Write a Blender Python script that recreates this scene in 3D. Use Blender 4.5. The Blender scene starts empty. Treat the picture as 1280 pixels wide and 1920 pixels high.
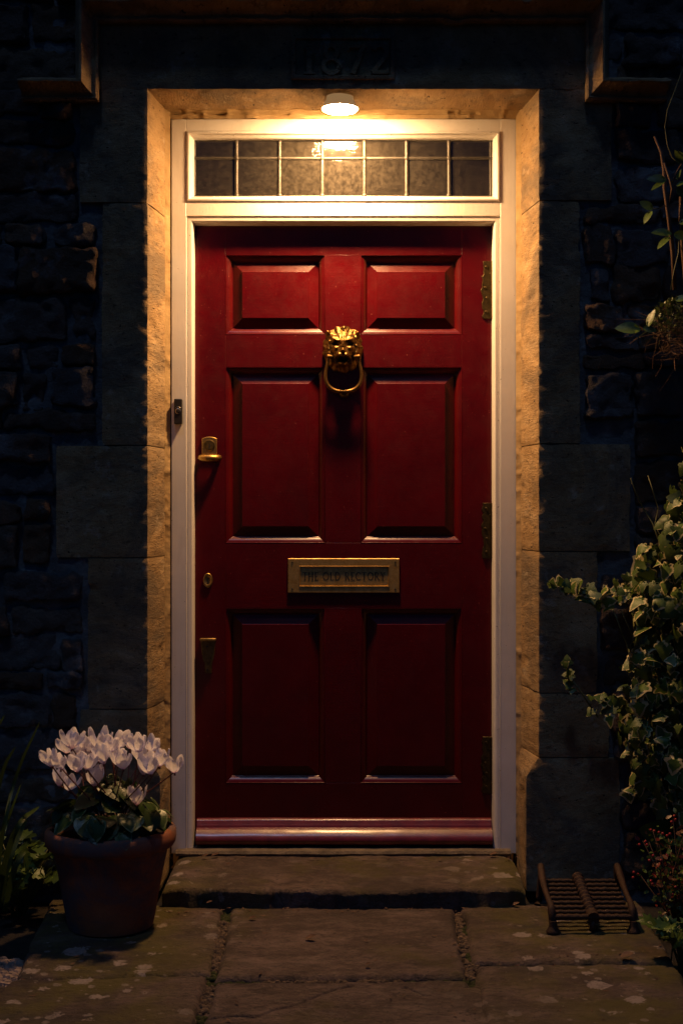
import bpy, bmesh, math, random
from mathutils import Vector, Matrix, noise
R = math.radians
random.seed(7)
C = bpy.context.scene.collection
scene = bpy.context.scene

# ---------------------------------------------------------------- camera, sky, moonlight, exposure
FPX, LF, ZC = 2600.0, 4.26, 1.046       # focal length in photo pixels, distance to the door frame, eye height
cam_d = bpy.data.cameras.new('camera'); cam = bpy.data.objects.new('camera', cam_d); C.objects.link(cam)
cam.location = (0, -LF, ZC); cam.rotation_euler = (R(90), 0, 0)
cam_d.sensor_width = 36; cam_d.lens = 36*FPX/1920; cam_d.clip_end = 500; cam_d.clip_start = 0.05
scene.camera = cam
w = bpy.data.worlds.new('World'); scene.world = w; w.use_nodes = True
nt = w.node_tree; bg = nt.nodes['Background']
sky = nt.nodes.new('ShaderNodeTexSky'); sky.sky_type = 'NISHITA'; sky.sun_disc = False
SUN_EL, SUN_ROT = 1.2, 0.0
sky.sun_elevation = R(SUN_EL); sky.sun_rotation = R(SUN_ROT); sky.ozone_density = 6.0
nt.links.new(sky.outputs[0], bg.inputs[0]); bg.inputs[1].default_value = 0.10
sun_d = bpy.data.lights.new('moon', 'SUN'); sun = bpy.data.objects.new('moon', sun_d); C.objects.link(sun)
sun_d.energy = 0.22; sun_d.angle = R(6); sun_d.color = (0.36, 0.57, 1.0)
sun.rotation_euler = (R(26), 0, R(-12))
LAMP_STRENGTH, LAMP_COL = 1230.0, (1.0, 0.56, 0.235)
scene.view_settings.view_transform = 'Standard'; scene.view_settings.look = 'None'
scene.view_settings.exposure = 0; scene.view_settings.gamma = 1
scene.render.engine = 'CYCLES'; scene.cycles.use_denoising = True; scene.cycles.max_bounces = 7
scene.cycles.sample_clamp_indirect = 4.0; scene.cycles.caustics_reflective = False; scene.cycles.caustics_refractive = False

def P(px, py, y=0.0):
    d = LF + y
    return Vector(((px-640)/FPX*d, y, ZC-(py-960)/FPX*d))
ZG = -0.055
def G(px, py, z=ZG):
    d = FPX*(ZC-z)/(py-960)
    return Vector(((px-640)/FPX*d, d-LF, z))
def fbm(p, s=1.0, o=4):
    return noise.fractal(Vector(p)*s, 0.9, 2.1, o)

# ---------------------------------------------------------------- materials
def mat(name): 
    m = bpy.data.materials.new(name); m.use_nodes = True
    return m, m.node_tree, m.node_tree.nodes['Principled BSDF']
def N(t, ty, **kw):
    n = t.nodes.new(ty)
    for k, v in kw.items(): setattr(n, k, v)
    return n
def co(t, scale=(1,1,1)):
    g = N(t, 'ShaderNodeNewGeometry'); mp = N(t, 'ShaderNodeMapping'); mp.inputs['Scale'].default_value = scale
    t.links.new(g.outputs['Position'], mp.inputs['Vector']); return mp.outputs[0]
def objco(t, scale=(1,1,1)):
    g = N(t, 'ShaderNodeTexCoord'); mp = N(t, 'ShaderNodeMapping'); mp.inputs['Scale'].default_value = scale
    t.links.new(g.outputs['Object'], mp.inputs['Vector']); return mp.outputs[0]
def nz(t, v, s, d=6, rough=.6, dist=0.0):
    n = N(t, 'ShaderNodeTexNoise'); n.inputs['Scale'].default_value = s; n.inputs['Detail'].default_value = d
    n.inputs['Roughness'].default_value = rough; n.inputs['Distortion'].default_value = dist
    t.links.new(v, n.inputs['Vector']); return n.outputs['Fac']
def ramp(t, f, stops):
    r = N(t, 'ShaderNodeValToRGB'); e = r.color_ramp.elements
    while len(e) < len(stops): e.new(.5)
    for k, (p, c) in enumerate(stops):
        e[k].position = p; e[k].color = (*c, 1) if not isinstance(c, (int, float)) else (c, c, c, 1)
    t.links.new(f, r.inputs[0]); return r.outputs[0]
def mix(t, f, a, b, mode='MIX'):
    m = N(t, 'ShaderNodeMix', data_type='RGBA', blend_type=mode)
    for s, v in ((0, f), (6, a), (7, b)):
        if isinstance(v, (int, float)): m.inputs[s].default_value = v
        elif isinstance(v, tuple): m.inputs[s].default_value = (*v, 1)
        else: t.links.new(v, m.inputs[s])
    return m.outputs[2]
def math_(t, op, a, b=0.0):
    m = N(t, 'ShaderNodeMath', operation=op)
    for s, v in ((0, a), (1, b)):
        if isinstance(v, (int, float)): m.inputs[s].default_value = v
        else: t.links.new(v, m.inputs[s])
    return m.outputs[0]
def bump(t, bs, h, strength=.5, dist=.01, prev=None):
    b = N(t, 'ShaderNodeBump'); b.inputs['Strength'].default_value = strength; b.inputs['Distance'].default_value = dist
    t.links.new(h, b.inputs['Height'])
    if prev is not None: t.links.new(prev, b.inputs['Normal'])
    t.links.new(b.outputs[0], bs.inputs['Normal']); return b.outputs[0]
def col(t, bs, c): 
    if isinstance(c, tuple): bs.inputs['Base Color'].default_value = (*c, 1)
    else: t.links.new(c, bs.inputs['Base Color'])
def voro(t, v, s, feat='F1', rnd=1.0):
    n = N(t, 'ShaderNodeTexVoronoi', feature=feat); n.inputs['Scale'].default_value = s
    n.inputs['Randomness'].default_value = rnd; t.links.new(v, n.inputs['Vector']); return n
def attr(t, name):
    a = N(t, 'ShaderNodeAttribute', attribute_name=name); return a.outputs['Fac']

def m_limestone():
    m, t, b = mat('dressed_limestone'); v = co(t, (1,.4,1)); vs = co(t, (1,.4,1.5))
    c = ramp(t, nz(t, v, 7, 10, .72), [(.3, (.20,.115,.045)), (.5, (.37,.235,.105)), (.70, (.50,.36,.20))])
    c = mix(t, ramp(t, nz(t, v, 3.4, 8, .7, .8), [(.46, 0), (.60, .85)]), c, (.14,.105,.07))         # grey lichened areas
    c = mix(t, ramp(t, nz(t, vs, 38, 6, .7), [(.56, 0), (.68, .8)]), c, (.11,.065,.032))               # darker grain
    c = mix(t, ramp(t, nz(t, v, 16, 6, .65), [(.60, 0), (.70, .6)]), c, (.52,.43,.31))                 # pale chipped areas
    pit = ramp(t, nz(t, vs, 75, 3, .5), [(.68, 0), (.71, 1)])
    c = mix(t, pit, c, (.05,.03,.015))
    c = mix(t, ramp(t, nz(t, v, 170, 3, .6), [(.60, 0), (.72, .6)]), c, (.14,.08,.04))
    col(t, b, c); b.inputs['Roughness'].default_value = .92
    h = math_(t, 'ADD', nz(t, vs, 55, 8, .75), math_(t, 'MULTIPLY', nz(t, v, 220, 4, .7), .4))
    bump(t, b, math_(t, 'SUBTRACT', h, pit), .9, .010); return m
def m_mortar():
    m, t, b = mat('lime_mortar'); v = co(t)
    col(t, b, ramp(t, nz(t, v, 14, 8), [(.3, (.07,.068,.068)), (.6, (.18,.175,.17)), (.75, (.30,.29,.28))])); b.inputs['Roughness'].default_value = .95
    bump(t, b, nz(t, v, 70, 8, .7), .9, .012); return m
def m_fillet():
    m, t, b = mat('mortar_fillet'); v = co(t)
    col(t, b, ramp(t, nz(t, v, 14, 8), [(.3, (.30,.19,.08)), (.7, (.48,.34,.17))])); b.inputs['Roughness'].default_value = .95
    bump(t, b, nz(t, v, 50, 8, .7), .5, .006); return m
def m_rubble():
    m, t, b = mat('rubble_stone'); v = co(t); r = attr(t, 'rnd')
    base = ramp(t, r, [(0, (.17,.155,.15)), (.3, (.30,.16,.075)), (.55, (.19,.095,.045)), (.8, (.21,.20,.195)), (1, (.27,.17,.09))])
    c = mix(t, ramp(t, nz(t, v, 12, 8, .65), [(.35, .0), (.7, .8)]), base, (.08,.06,.05))
    c = mix(t, ramp(t, nz(t, v, 7, 6, .6), [(.54, 0), (.66, .85)]), c, (.36,.34,.335))
    col(t, b, c); b.inputs['Roughness'].default_value = .93
    bump(t, b, math_(t, 'ADD', nz(t, v, 28, 9, .8), nz(t, v, 100, 6, .75)), 1.0, .03); return m
def m_flag():
    m, t, b = mat('sandstone_flag'); v = co(t)
    c = ramp(t, nz(t, co(t, (1,1.6,1)), 6, 10, .7, .4), [(.3, (.030,.018,.014)), (.47, (.095,.058,.046)), (.66, (.21,.142,.118))])
    c = mix(t, ramp(t, nz(t, co(t, (1,2.4,1)), 26, 8, .75, .8), [(.48, 0), (.66, .8)]), c, (.030,.021,.015))
    c = mix(t, ramp(t, nz(t, v, 48, 7, .78), [(.52, 0), (.68, .75)]), c, (.21,.15,.115))
    c = mix(t, ramp(t, nz(t, v, 95, 4, .7), [(.58, 0), (.66, .85)]), c, (.022,.015,.010))
    c = mix(t, ramp(t, nz(t, v, 1.9, 4, .6, .8), [(.48, 0), (.62, .55)]), c, (.045,.030,.022))
    c = mix(t, ramp(t, nz(t, v, 2.6, 8, .66), [(.52, 0), (.64, .85)]), c, (.080,.062,.009))               # moss film
    sx = N(t, 'ShaderNodeSeparateXYZ'); t.links.new(v, sx.inputs[0])
    side = ramp(t, math_(t, 'ADD', math_(t, 'ABSOLUTE', math_(t, 'SUBTRACT', sx.outputs[0], .02)), math_(t, 'MULTIPLY', math_(t, 'SUBTRACT', nz(t, v, 4, 3), .5), .5)), [(.28, .0), (.50, 1)])
    c = mix(t, math_(t, 'MULTIPLY', side, ramp(t, nz(t, v, 5.5, 7, .65), [(.40, 0), (.58, .75)])), c, (.120,.098,.012))
    c = mix(t, math_(t, 'MULTIPLY', side, ramp(t, nz(t, v, 9, 7, .7), [(.52, 0), (.66, .7)])), c, (.035,.030,.022))
    def lichen(c, sc, thr, amt, tone):
        vo = voro(t, v, sc); sel = N(t, 'ShaderNodeSeparateColor'); t.links.new(vo.outputs['Color'], sel.inputs[0])
        wob = math_(t, 'ADD', vo.outputs['Distance'], math_(t, 'MULTIPLY', math_(t, 'SUBTRACT', nz(t, v, sc*7, 6, .65), .5), .62))
        size = math_(t, 'MULTIPLY', math_(t, 'SUBTRACT', math_(t, 'MULTIPLY', sel.outputs[0], math_(t, 'MULTIPLY', nz(t, v, 2.0, 3), 1.9)), thr), .8)
        li = ramp(t, math_(t, 'SUBTRACT', size, wob), [(.0, 0), (.05, 1)])
        li = math_(t, 'MULTIPLY', math_(t, 'MULTIPLY', li, math_(t, 'MAXIMUM', side, .12)), ramp(t, nz(t, v, 85, 5, .7), [(.3, .35), (.55, 1)]))
        return mix(t, math_(t, 'MULTIPLY', li, amt), c, tone)
    c = lichen(c, 15, .43, .85, (.44,.36,.32)); c = lichen(c, 38, .52, .75, (.34,.28,.24))
    col(t, b, c); b.inputs['Roughness'].default_value = .72
    h = math_(t, 'ADD', nz(t, co(t, (1,1.8,1)), 24, 10, .75), math_(t, 'MULTIPLY', nz(t, v, 160, 5, .7), .45))
    bump(t, b, h, 1.0, .016); return m
def m_white():
    m, t, b = mat('white_gloss_paint'); v = co(t)
    c = ramp(t, nz(t, v, 6, 6), [(.3, (.70,.66,.60)), (.7, (.80,.77,.72))])
    ch = math_(t, 'MULTIPLY', ramp(t, nz(t, v, 55, 6, .6), [(.69, 0), (.71, 1)]), ramp(t, nz(t, v, 2.3, 3), [(.5, 0), (.62, 1)]))
    c = mix(t, ch, c, (.18,.13,.10))
    c = mix(t, ramp(t, nz(t, co(t, (3,3,.5)), 7, 8, .7), [(.54, 0), (.74, .4)]), c, (.46,.41,.35))
    c = mix(t, ramp(t, nz(t, v, 120, 3, .5), [(.71, 0), (.73, .8)]), c, (.22,.17,.13))
    col(t, b, c); b.inputs['Roughness'].default_value = .42
    bump(t, b, nz(t, co(t, (40, 40, 3)), 3, 6, .6), .12, .004); return m
def m_red():
    m, t, b = mat('red_gloss_paint'); v = co(t)
    c = ramp(t, nz(t, v, 8, 6), [(.3, (.060,.0003,.0010)), (.7, (.084,.0007,.0018))])
    ch = ramp(t, nz(t, v, 150, 3, .5), [(.72, 0), (.74, .7)])
    c = mix(t, ch, c, (.30,.08,.06))
    c = mix(t, ramp(t, nz(t, co(t, (1,1,.25)), 3.5, 8, .7, .5), [(.52, 0), (.72, .45)]), c, (.040,.0008,.0012)); col(t, b, c); b.inputs['Coat Weight'].default_value = .12; b.inputs['Coat Roughness'].default_value = .15; b.inputs['Specular IOR Level'].default_value = .35
    t.links.new(ramp(t, nz(t, v, 25, 6, .7), [(.3, .27), (.7, .42)]), b.inputs['Roughness'])
    n1 = bump(t, b, nz(t, co(t, (4, 4, 70)), 4, 7, .7), .10, .004)
    bump(t, b, nz(t, v, 260, 3, .6), .10, .003, n1); return m
def m_brass(name='aged_brass', c0=(.20,.115,.03), c1=(.60,.38,.12), rough=(.30,.55)):
    m, t, b = mat(name); v = co(t); f = nz(t, v, 45, 7, .7)
    col(t, b, ramp(t, f, [(.3, c0), (.62, c1)])); b.inputs['Metallic'].default_value = 1
    t.links.new(ramp(t, f, [(.3, rough[1]), (.7, rough[0])]), b.inputs['Roughness'])
    bump(t, b, nz(t, v, 300, 4, .6), .12, .002); return m
def simple(name, c, rough=.6, metal=0.0, sc=20, var=.35, bmp=.3, bd=.004):
    m, t, b = mat(name); v = co(t)
    lo = tuple(x*(1-var) for x in c); hi = tuple(min(1, x*(1+var)) for x in c)
    col(t, b, ramp(t, nz(t, v, sc, 7, .65), [(.3, lo), (.7, hi)])); b.inputs['Roughness'].default_value = rough
    b.inputs['Metallic'].default_value = metal
    bump(t, b, nz(t, v, sc*6, 6, .7), bmp, bd); return m
def m_glass(kind):
    m, t, b = mat('glass_'+kind); v = co(t); t.nodes.remove(b); out = t.nodes['Material Output']
    gl = N(t, 'ShaderNodeBsdfGlossy'); tr = N(t, 'ShaderNodeBsdfTransparent'); df = N(t, 'ShaderNodeBsdfDiffuse')
    fr = N(t, 'ShaderNodeFresnel'); fr.inputs['IOR'].default_value = 1.6
    gl.inputs['Color'].default_value = (1,1,1,1); gl.inputs['Roughness'].default_value = {'clear': .015, 'hammered': .05, 'wavy': .09, 'reeded': .12}[kind]
    tr.inputs['Color'].default_value = (.55,.55,.5,1); df.inputs['Color'].default_value = (.30,.26,.2,1)
    bp = N(t, 'ShaderNodeBump')
    if kind == 'hammered':
        h = voro(t, v, 125, 'F1').outputs['Distance']; bp.inputs['Strength'].default_value = .38; bp.inputs['Distance'].default_value = .003
    elif kind == 'wavy':
        h = nz(t, co(t, (1,1,4)), 12, 4, .6, .5); bp.inputs['Strength'].default_value = .16; bp.inputs['Distance'].default_value = .008
    elif kind == 'reeded':
        wv = N(t, 'ShaderNodeTexWave'); wv.inputs['Scale'].default_value = 55; wv.inputs['Distortion'].default_value = 1.5; wv.inputs['Detail'].default_value = 3
        t.links.new(v, wv.inputs['Vector']); h = wv.outputs['Fac']; bp.inputs['Strength'].default_value = .35; bp.inputs['Distance'].default_value = .003
    else:
        h = nz(t, v, 9, 3); bp.inputs['Strength'].default_value = .08; bp.inputs['Distance'].default_value = .004
    t.links.new(h, bp.inputs['Height'])
    for s in (gl, fr): t.links.new(bp.outputs[0], s.inputs['Normal'])
    m1 = N(t, 'ShaderNodeMixShader'); m2 = N(t, 'ShaderNodeMixShader')
    t.links.new(ramp(t, nz(t, v, 60, 7, .75), [(.4, .04), (.75, .12 if kind == 'clear' else .15)]), m1.inputs[0])
    t.links.new(tr.outputs[0], m1.inputs[1]); t.links.new(df.outputs[0], m1.inputs[2])
    t.links.new(fr.outputs[0], m2.inputs[0]); t.links.new(m1.outputs[0], m2.inputs[1]); t.links.new(gl.outputs[0], m2.inputs[2])
    t.links.new(m2.outputs[0], out.inputs['Surface']); return m
def m_leaf(name, green, edge=None, thr=.55, dark=None, rough=.42, var=.4):
    m, t, b = mat(name); v = co(t); r = attr(t, 'rnd'); e = attr(t, 'edge')
    c = mix(t, r, tuple(x*(1-var) for x in green), tuple(x*(1+var) for x in green))
    c = mix(t, ramp(t, nz(t, v, 60, 5), [(.4, 0), (.7, .35)]), c, dark or tuple(x*.5 for x in green))
    if edge:
        f = math_(t, 'ADD', math_(t, 'ADD', e, math_(t, 'MULTIPLY', math_(t, 'SUBTRACT', nz(t, v, 45, 3), .5), 1.1)), math_(t, 'MULTIPLY', math_(t, 'SUBTRACT', r, .5), .55))
        c = mix(t, ramp(t, f, [(thr-.04, 0), (thr+.04, 1)]), c, edge)
    col(t, b, c); b.inputs['Roughness'].default_value = rough
    b.inputs['Subsurface Weight'].default_value = 0.0
    tl = N(t, 'ShaderNodeBsdfTranslucent'); t.links.new(c, tl.inputs['Color'])
    ms = N(t, 'ShaderNodeMixShader'); ms.inputs[0].default_value = .22
    out = t.nodes['Material Output']; t.links.new(b.outputs[0], ms.inputs[1]); t.links.new(tl.outputs[0], ms.inputs[2]); t.links.new(ms.outputs[0], out.inputs['Surface'])
    bump(t, b, nz(t, v, 130, 4), .25, .003); return m
def m_terra():
    m, t, b = mat('terracotta'); v = co(t)
    c = ramp(t, nz(t, v, 9, 7), [(.3, (.19,.05,.017)), (.7, (.40,.12,.042))])
    c = mix(t, ramp(t, nz(t, v, 7.5, 8, .7, .5), [(.42, 0), (.60, .8)]), c, (.07,.072,.08))
    col(t, b, c); b.inputs['Roughness'].default_value = .85; bump(t, b, nz(t, v, 90, 6, .7), .35, .004); return m
def m_petal():
    m, t, b = mat('white_petal'); v = co(t)
    c = mix(t, ramp(t, attr(t, 'edge'), [(0, 1), (.35, 0)]), (.94,.91,.98), (.86,.68,.82))
    col(t, b, c); b.inputs['Roughness'].default_value = .55
    tl = N(t, 'ShaderNodeBsdfTranslucent'); t.links.new(c, tl.inputs['Color'])
    ms = N(t, 'ShaderNodeMixShader'); ms.inputs[0].default_value = .5
    out = t.nodes['Material Output']; t.links.new(b.outputs[0], ms.inputs[1]); t.links.new(tl.outputs[0], ms.inputs[2]); t.links.new(ms.outputs[0], out.inputs['Surface'])
    bump(t, b, nz(t, v, 120, 3), .15, .003); return m
M = dict(lime=m_limestone(), mortar=m_mortar(), fillet=m_fillet(), rubble=m_rubble(), flag=m_flag(), white=m_white(), red=m_red(), redsill=simple('faded_red_paint', (.125,.009,.008), .4, 0, 30, .35, .25, .003), brass=m_brass(),
    platebrass=m_brass('rubbed_brass', (.34,.20,.06), (.72,.48,.17), (.42,.58)), lionbrass=m_brass('cast_brass', (.10,.055,.017), (.27,.155,.05), (.36,.5)), old_brass=m_brass('tarnished_brass', (.05,.032,.012), (.24,.16,.06), (.35,.6)),
    lead=simple('lead_came', (.075,.068,.06), .45, .6, 60, .3, .3), black=simple('black_plastic', (.018,.016,.014), .35),
    chrome=simple('steel_ring', (.45,.42,.38), .3, 1.0), dark=simple('dark_recess', (.008,.007,.006), .9),
    enamel=simple('engraved_black', (.012,.010,.008), .6), iron=simple('rusty_iron', (.045,.021,.012), .6, .35, 45, .6, .7, .004),
    wood=simple('weathered_sill', (.14,.105,.07), .8, 0, 25, .5, .8, .006), soil=simple('garden_soil', (.035,.026,.018), .95, 0, 30, .5, 1.0, .02),
    plaster=simple('hall_plaster', (.20,.17,.13), .9), terra=m_terra(), petal=m_petal(),
    stem=simple('pink_stem', (.16,.05,.04), .5), twig=simple('brown_twig', (.10,.050,.025), .8), vine=simple('green_vine', (.12,.12,.04), .6),
    dead=simple('dead_leaf', (.11,.05,.025), .7, 0, 60, .5), moss=simple('joint_moss', (.06,.07,.015), .95, 0, 80, .6, 1, .01),
    grit=simple('joint_grit', (.13,.085,.05), .9, 0, 60, .7, .8, .006), pebble=simple('border_chipping', (.26,.19,.15), .8, 0, 40, .6, .5),
    ivy=m_leaf('ivy_leaf', (.075,.125,.018), (.54,.46,.22), .92, (.035,.055,.015), .5), green=m_leaf('green_leaf', (.085,.14,.025)), darkgreen=m_leaf('dark_green_leaf', (.03,.055,.014)),
    cyc=m_leaf('cyclamen_leaf', (.04,.075,.018), (.18,.22,.10), 1.0, (.015,.03,.01), .35), nestgreen=m_leaf('mossy_green', (.07,.095,.02)), hinge=m_brass('dull_hinge_metal', (.030,.020,.010), (.115,.080,.034), (.4,.6)), redleaf=m_leaf('red_leaf', (.22,.03,.02)), strap=m_leaf('strap_leaf', (.06,.10,.022)),
    berry=simple('red_berry', (.32,.02,.02), .35), rust=m_leaf('russet_leaf', (.16,.07,.03)))
bs_ = M['redsill'].node_tree.nodes['Principled BSDF']; bs_.inputs['Coat Weight'].default_value = .7; bs_.inputs['Coat Roughness'].default_value = .22
def m_emit():
    m, t, b = mat('lit_diffuser'); t.nodes.remove(b); e = N(t, 'ShaderNodeEmission')
    e.inputs[0].default_value = (*LAMP_COL, 1); e.inputs[1].default_value = LAMP_STRENGTH
    t.links.new(e.outputs[0], t.nodes['Material Output'].inputs[0]); return m
M['emit'] = m_emit()

# ---------------------------------------------------------------- mesh helpers
class MB:
    def __init__(s): s.v = []; s.f = []; s.a = {}; s.cur = {}
    def add(s, p, **at):
        i = len(s.v); s.v.append(tuple(p))
        d = dict(s.cur); d.update(at)
        for k, x in d.items(): s.a.setdefault(k, {})[i] = x
        return i
    def box(s, a, b):
        (x0,y0,z0), (x1,y1,z1) = a, b
        i = [s.add(p) for p in ((x0,y0,z0),(x1,y0,z0),(x1,y1,z0),(x0,y1,z0),(x0,y0,z1),(x1,y0,z1),(x1,y1,z1),(x0,y1,z1))]
        for f in ((3,2,1,0),(4,5,6,7),(0,1,5,4),(1,2,6,5),(2,3,7,6),(3,0,4,7)): s.f.append(tuple(i[k] for k in f))
    def grid(s, fn, nu, nv, wrap=False):
        g = [[s.add(fn(i/nu, j/nv)) for i in range(nu if wrap else nu+1)] for j in range(nv+1)]
        for j in range(nv):
            for i in range(nu):
                k = (i+1) % nu if wrap else i+1
                s.f.append((g[j][i], g[j][k], g[j+1][k], g[j+1][i]))
        return g
    def tube(s, pts, rad, n=8, caps=True):
        pts = [Vector(p) for p in pts]; rings = []; up = Vector((0.13, .31, 1)).normalized()
        for i, p in enumerate(pts):
            d = (pts[min(i+1, len(pts)-1)]-pts[max(i-1, 0)]).normalized()
            a = d.cross(up)
            if a.length < .1: a = d.cross(Vector((1,0,0)))
            a.normalize(); b = d.cross(a); r = rad[i] if isinstance(rad, (list, tuple)) else rad
            rings.append([s.add(p+a*math.cos(2*math.pi*k/n)*r+b*math.sin(2*math.pi*k/n)*r) for k in range(n)])
        for A, B in zip(rings, rings[1:]):
            for k in range(n): s.f.append((A[k], A[(k+1) % n], B[(k+1) % n], B[k]))
        if caps: s.f.append(tuple(rings[0][::-1])); s.f.append(tuple(rings[-1]))
    def lathe(s, prof, c, n=48, axis='z', jit=None):
        rings = []
        for r, h in prof:
            ring = []
            for k in range(n):
                a = 2*math.pi*k/n
                p = Vector((r*math.cos(a), r*math.sin(a), h)) if axis == 'z' else Vector((r*math.cos(a), -h, r*math.sin(a)))
                if jit: p = jit(p)
                ring.append(s.add(Vector(c)+p))
            rings.append(ring)
        for A, B in zip(rings, rings[1:]):
            for k in range(n): s.f.append((A[k], A[(k+1) % n], B[(k+1) % n], B[k]))
        s.f.append(tuple(rings[0][::-1])); s.f.append(tuple(rings[-1]))
    def prism(s, poly, y0, y1):        # outline in XZ, extruded from y1 (back) to y0 (front)
        a = [s.add((x, y0, z)) for x, z in poly]; b = [s.add((x, y1, z)) for x, z in poly]; n = len(poly)
        s.f.append(tuple(a)); s.f.append(tuple(b[::-1]))
        for k in range(n): s.f.append((a[k], b[k], b[(k+1) % n], a[(k+1) % n]))
    def extrude_x(s, prof, x0, x1, nx=1, fn=None):   # closed profile in (y,z) swept along x
        rings = []
        for i in range(nx+1):
            x = x0+(x1-x0)*i/nx
            rings.append([s.add(fn(Vector((x, y, z))) if fn else (x, y, z)) for y, z in prof])
        n = len(prof)
        for A, B in zip(rings, rings[1:]):
            for k in range(n): s.f.append((A[k], A[(k+1) % n], B[(k+1) % n], B[k]))
        s.f.append(tuple(rings[0][::-1])); s.f.append(tuple(rings[-1]))
    def ring(s, r, loops, y, close=False, openbottom=False):   # rectangular frame of stepped mouldings; loops = (inset, depth)
        x0, x1, z0, z1 = r; R_ = []
        for ins, dep in loops:
            zb = z0 if openbottom else z0+ins
            R_.append([s.add(p) for p in ((x0+ins, y+dep, zb), (x1-ins, y+dep, zb), (x1-ins, y+dep, z1-ins), (x0+ins, y+dep, z1-ins))])
        for A, B in zip(R_, R_[1:]):
            for k in range(4):
                if openbottom and k == 0: continue
                s.f.append((A[k], A[(k+1) % 4], B[(k+1) % 4], B[k]))
        if close: s.f.append(tuple(R_[-1]))
    def build(s, name, m, parent=None, smooth=False, bevel=0, angle=None, seg=2):
        me = bpy.data.meshes.new(name); me.from_pydata(s.v, [], s.f)
        for k, d in s.a.items():
            at = me.attributes.new(k, 'FLOAT', 'POINT'); at.data.foreach_set('value', [d.get(i, 0.0) for i in range(len(s.v))])
        bm = bmesh.new(); bm.from_mesh(me); bmesh.ops.recalc_face_normals(bm, faces=bm.faces); bm.to_mesh(me); bm.free()
        me.materials.append(m); o = bpy.data.objects.new(name, me); C.objects.link(o)
        if smooth:
            me.polygons.foreach_set('use_smooth', [True]*len(me.polygons))
            if angle: me.set_sharp_from_angle(angle=R(angle))
        if bevel:
            b = o.modifiers.new('bevel', 'BEVEL'); b.width = bevel; b.segments = seg; b.limit_method = 'ANGLE'
            me.polygons.foreach_set('use_smooth', [True]*len(me.polygons)); me.set_sharp_from_angle(angle=R(35))
        if parent:
            o.parent = parent; o.matrix_parent_inverse = parent.matrix_world.inverted()
        return o
def tag(o, label, cat, group=None, kind=None):
    o['label'] = label; o['category'] = cat
    if group: o['group'] = group
    if kind: o['kind'] = kind
    return o
def thing(name, loc, label, cat, group=None):
    o = bpy.data.objects.new(name, None); C.objects.link(o); o.location = loc; o.empty_display_size = .05
    bpy.context.view_layer.update(); o.matrix_world = Matrix.Translation(Vector(loc)); return tag(o, label, cat, group)
def struct(o): o['kind'] = 'structure'; return o

# ---------------------------------------------------------------- the stone house wall
YW = -0.205                                        # face of the wall; the door frame's face is y = 0
XC = 0.005; HW = 0.5335                            # middle and half width of the doorway
ZSOF = 2.256
house = thing('stone_house', (0, 0, ZG), 'old rubble stone house front with dressed golden stone round the red door', 'house')

def resample(poly, step, counts=None):
    out = []
    for j, (a, b) in enumerate(zip(poly, poly[1:])):
        a, b = Vector(a), Vector(b); n = counts[j] if counts else max(1, int((b-a).length/step+1e-6))
        for i in range(n): out.append(a+(b-a)*i/n)
    out.append(Vector(poly[-1])); return out
def stone_disp(p, amp=1.0, seed=0):
    q = Vector((p[0], p[1]*.45, p[2]))+Vector((seed*3.1, seed*1.7, seed*2.3))
    d = fbm(q, 7, 3)*.0035+fbm(Vector((q.x, q.y, q.z*1.8)), 30, 4)*.0028
    c = noise.noise(q*16)
    if c > .42: d -= (c-.42)*.03
    return d*amp
def jamb_block(side, z0, z1, outer, seed, first=False):
    """one block of the jamb: plan profile with a chamfered inner corner, stopped above the foot"""
    mb = MB(); nz_ = max(4, int((z1-z0)/.007)); rows = []
    for j in range(nz_+1):
        z = z0+(z1-z0)*j/nz_
        ch = .037*min(1, max(0, (z-.27)/.06)); ed = min(j, nz_-j)
        soft = .0022*max(0, 1-ed/2.0)                  # worn joint edge
        prof = [(HW+.008*ch/.037, .10), (HW+.009*ch/.037, .0), (HW+ch, YW), (outer, YW), (outer, .06)]
        pts = resample(prof, .01, (6, 26, max(6, int((outer-HW)/.012)), 18))
        row = []
        for k, p in enumerate(pts):
            a, b = pts[max(k-1, 0)], pts[min(k+1, len(pts)-1)]; t = (b-a).normalized(); n = Vector((-t.y, t.x))
            if k == 0: n = Vector((-1, 0))
            corner = 1.0
            w = Vector((p.x*side, p.y, z))
            d = stone_disp(w, 1.0, seed)
            near = math.hypot(p.x-(HW+ch), p.y-YW)
            if p.y <= YW+.001: d *= .38+.62*min(1, max(0, near-.01)/.12)
            if p.y > YW+.001 and p.y < .01: d *= .6
            if near < .009: d -= (.009-near)*.16+max(0, fbm(w, 80, 4)-.1)*.0035*(1-near/.009)
            if p.y > -.04: d *= .35
            q = p-n*d+n*soft
            row.append(mb.add((XC+side*q.x, q.y, z)))
        rows.append(row)
    for A, B in zip(rows, rows[1:]):
        for k in range(len(A)-1): mb.f.append((A[k], A[k+1], B[k+1], B[k]))
    for rw in (rows[0], rows[-1]): mb.f.append(tuple(rw))
    return mb.build('jamb_stone', M['lime'], house, smooth=True, angle=50)
def zw(py): return P(0, py, YW).z
def xw(px): return P(px, 0, YW).x
def hw(px, side): return abs(xw(px)-XC)
LB = [(2.290, zw(380), 150), (zw(380), zw(835), 192), (zw(835), zw(1046), 106), (zw(1046), zw(1330), 165), (zw(1330), ZG-.01, 150)]
RB = [(2.290, zw(376), 1085+60), (zw(376), zw(832), 1086), (zw(832), zw(1034), 1180), (zw(1034), zw(1300), 1118), (zw(1300), zw(1421), 1140), (zw(1421), ZG-.01, 1160)]
OUT = {-1: [], 1: []}
for s, lst in ((-1, LB), (1, RB)):
    for i, (zt, zb, px) in enumerate(lst):
        o_ = hw(px, s); OUT[s].append((zb, zt, o_))
        jamb_block(s, zb+.0015, zt-.0015, o_, i+10*(s+2))
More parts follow.
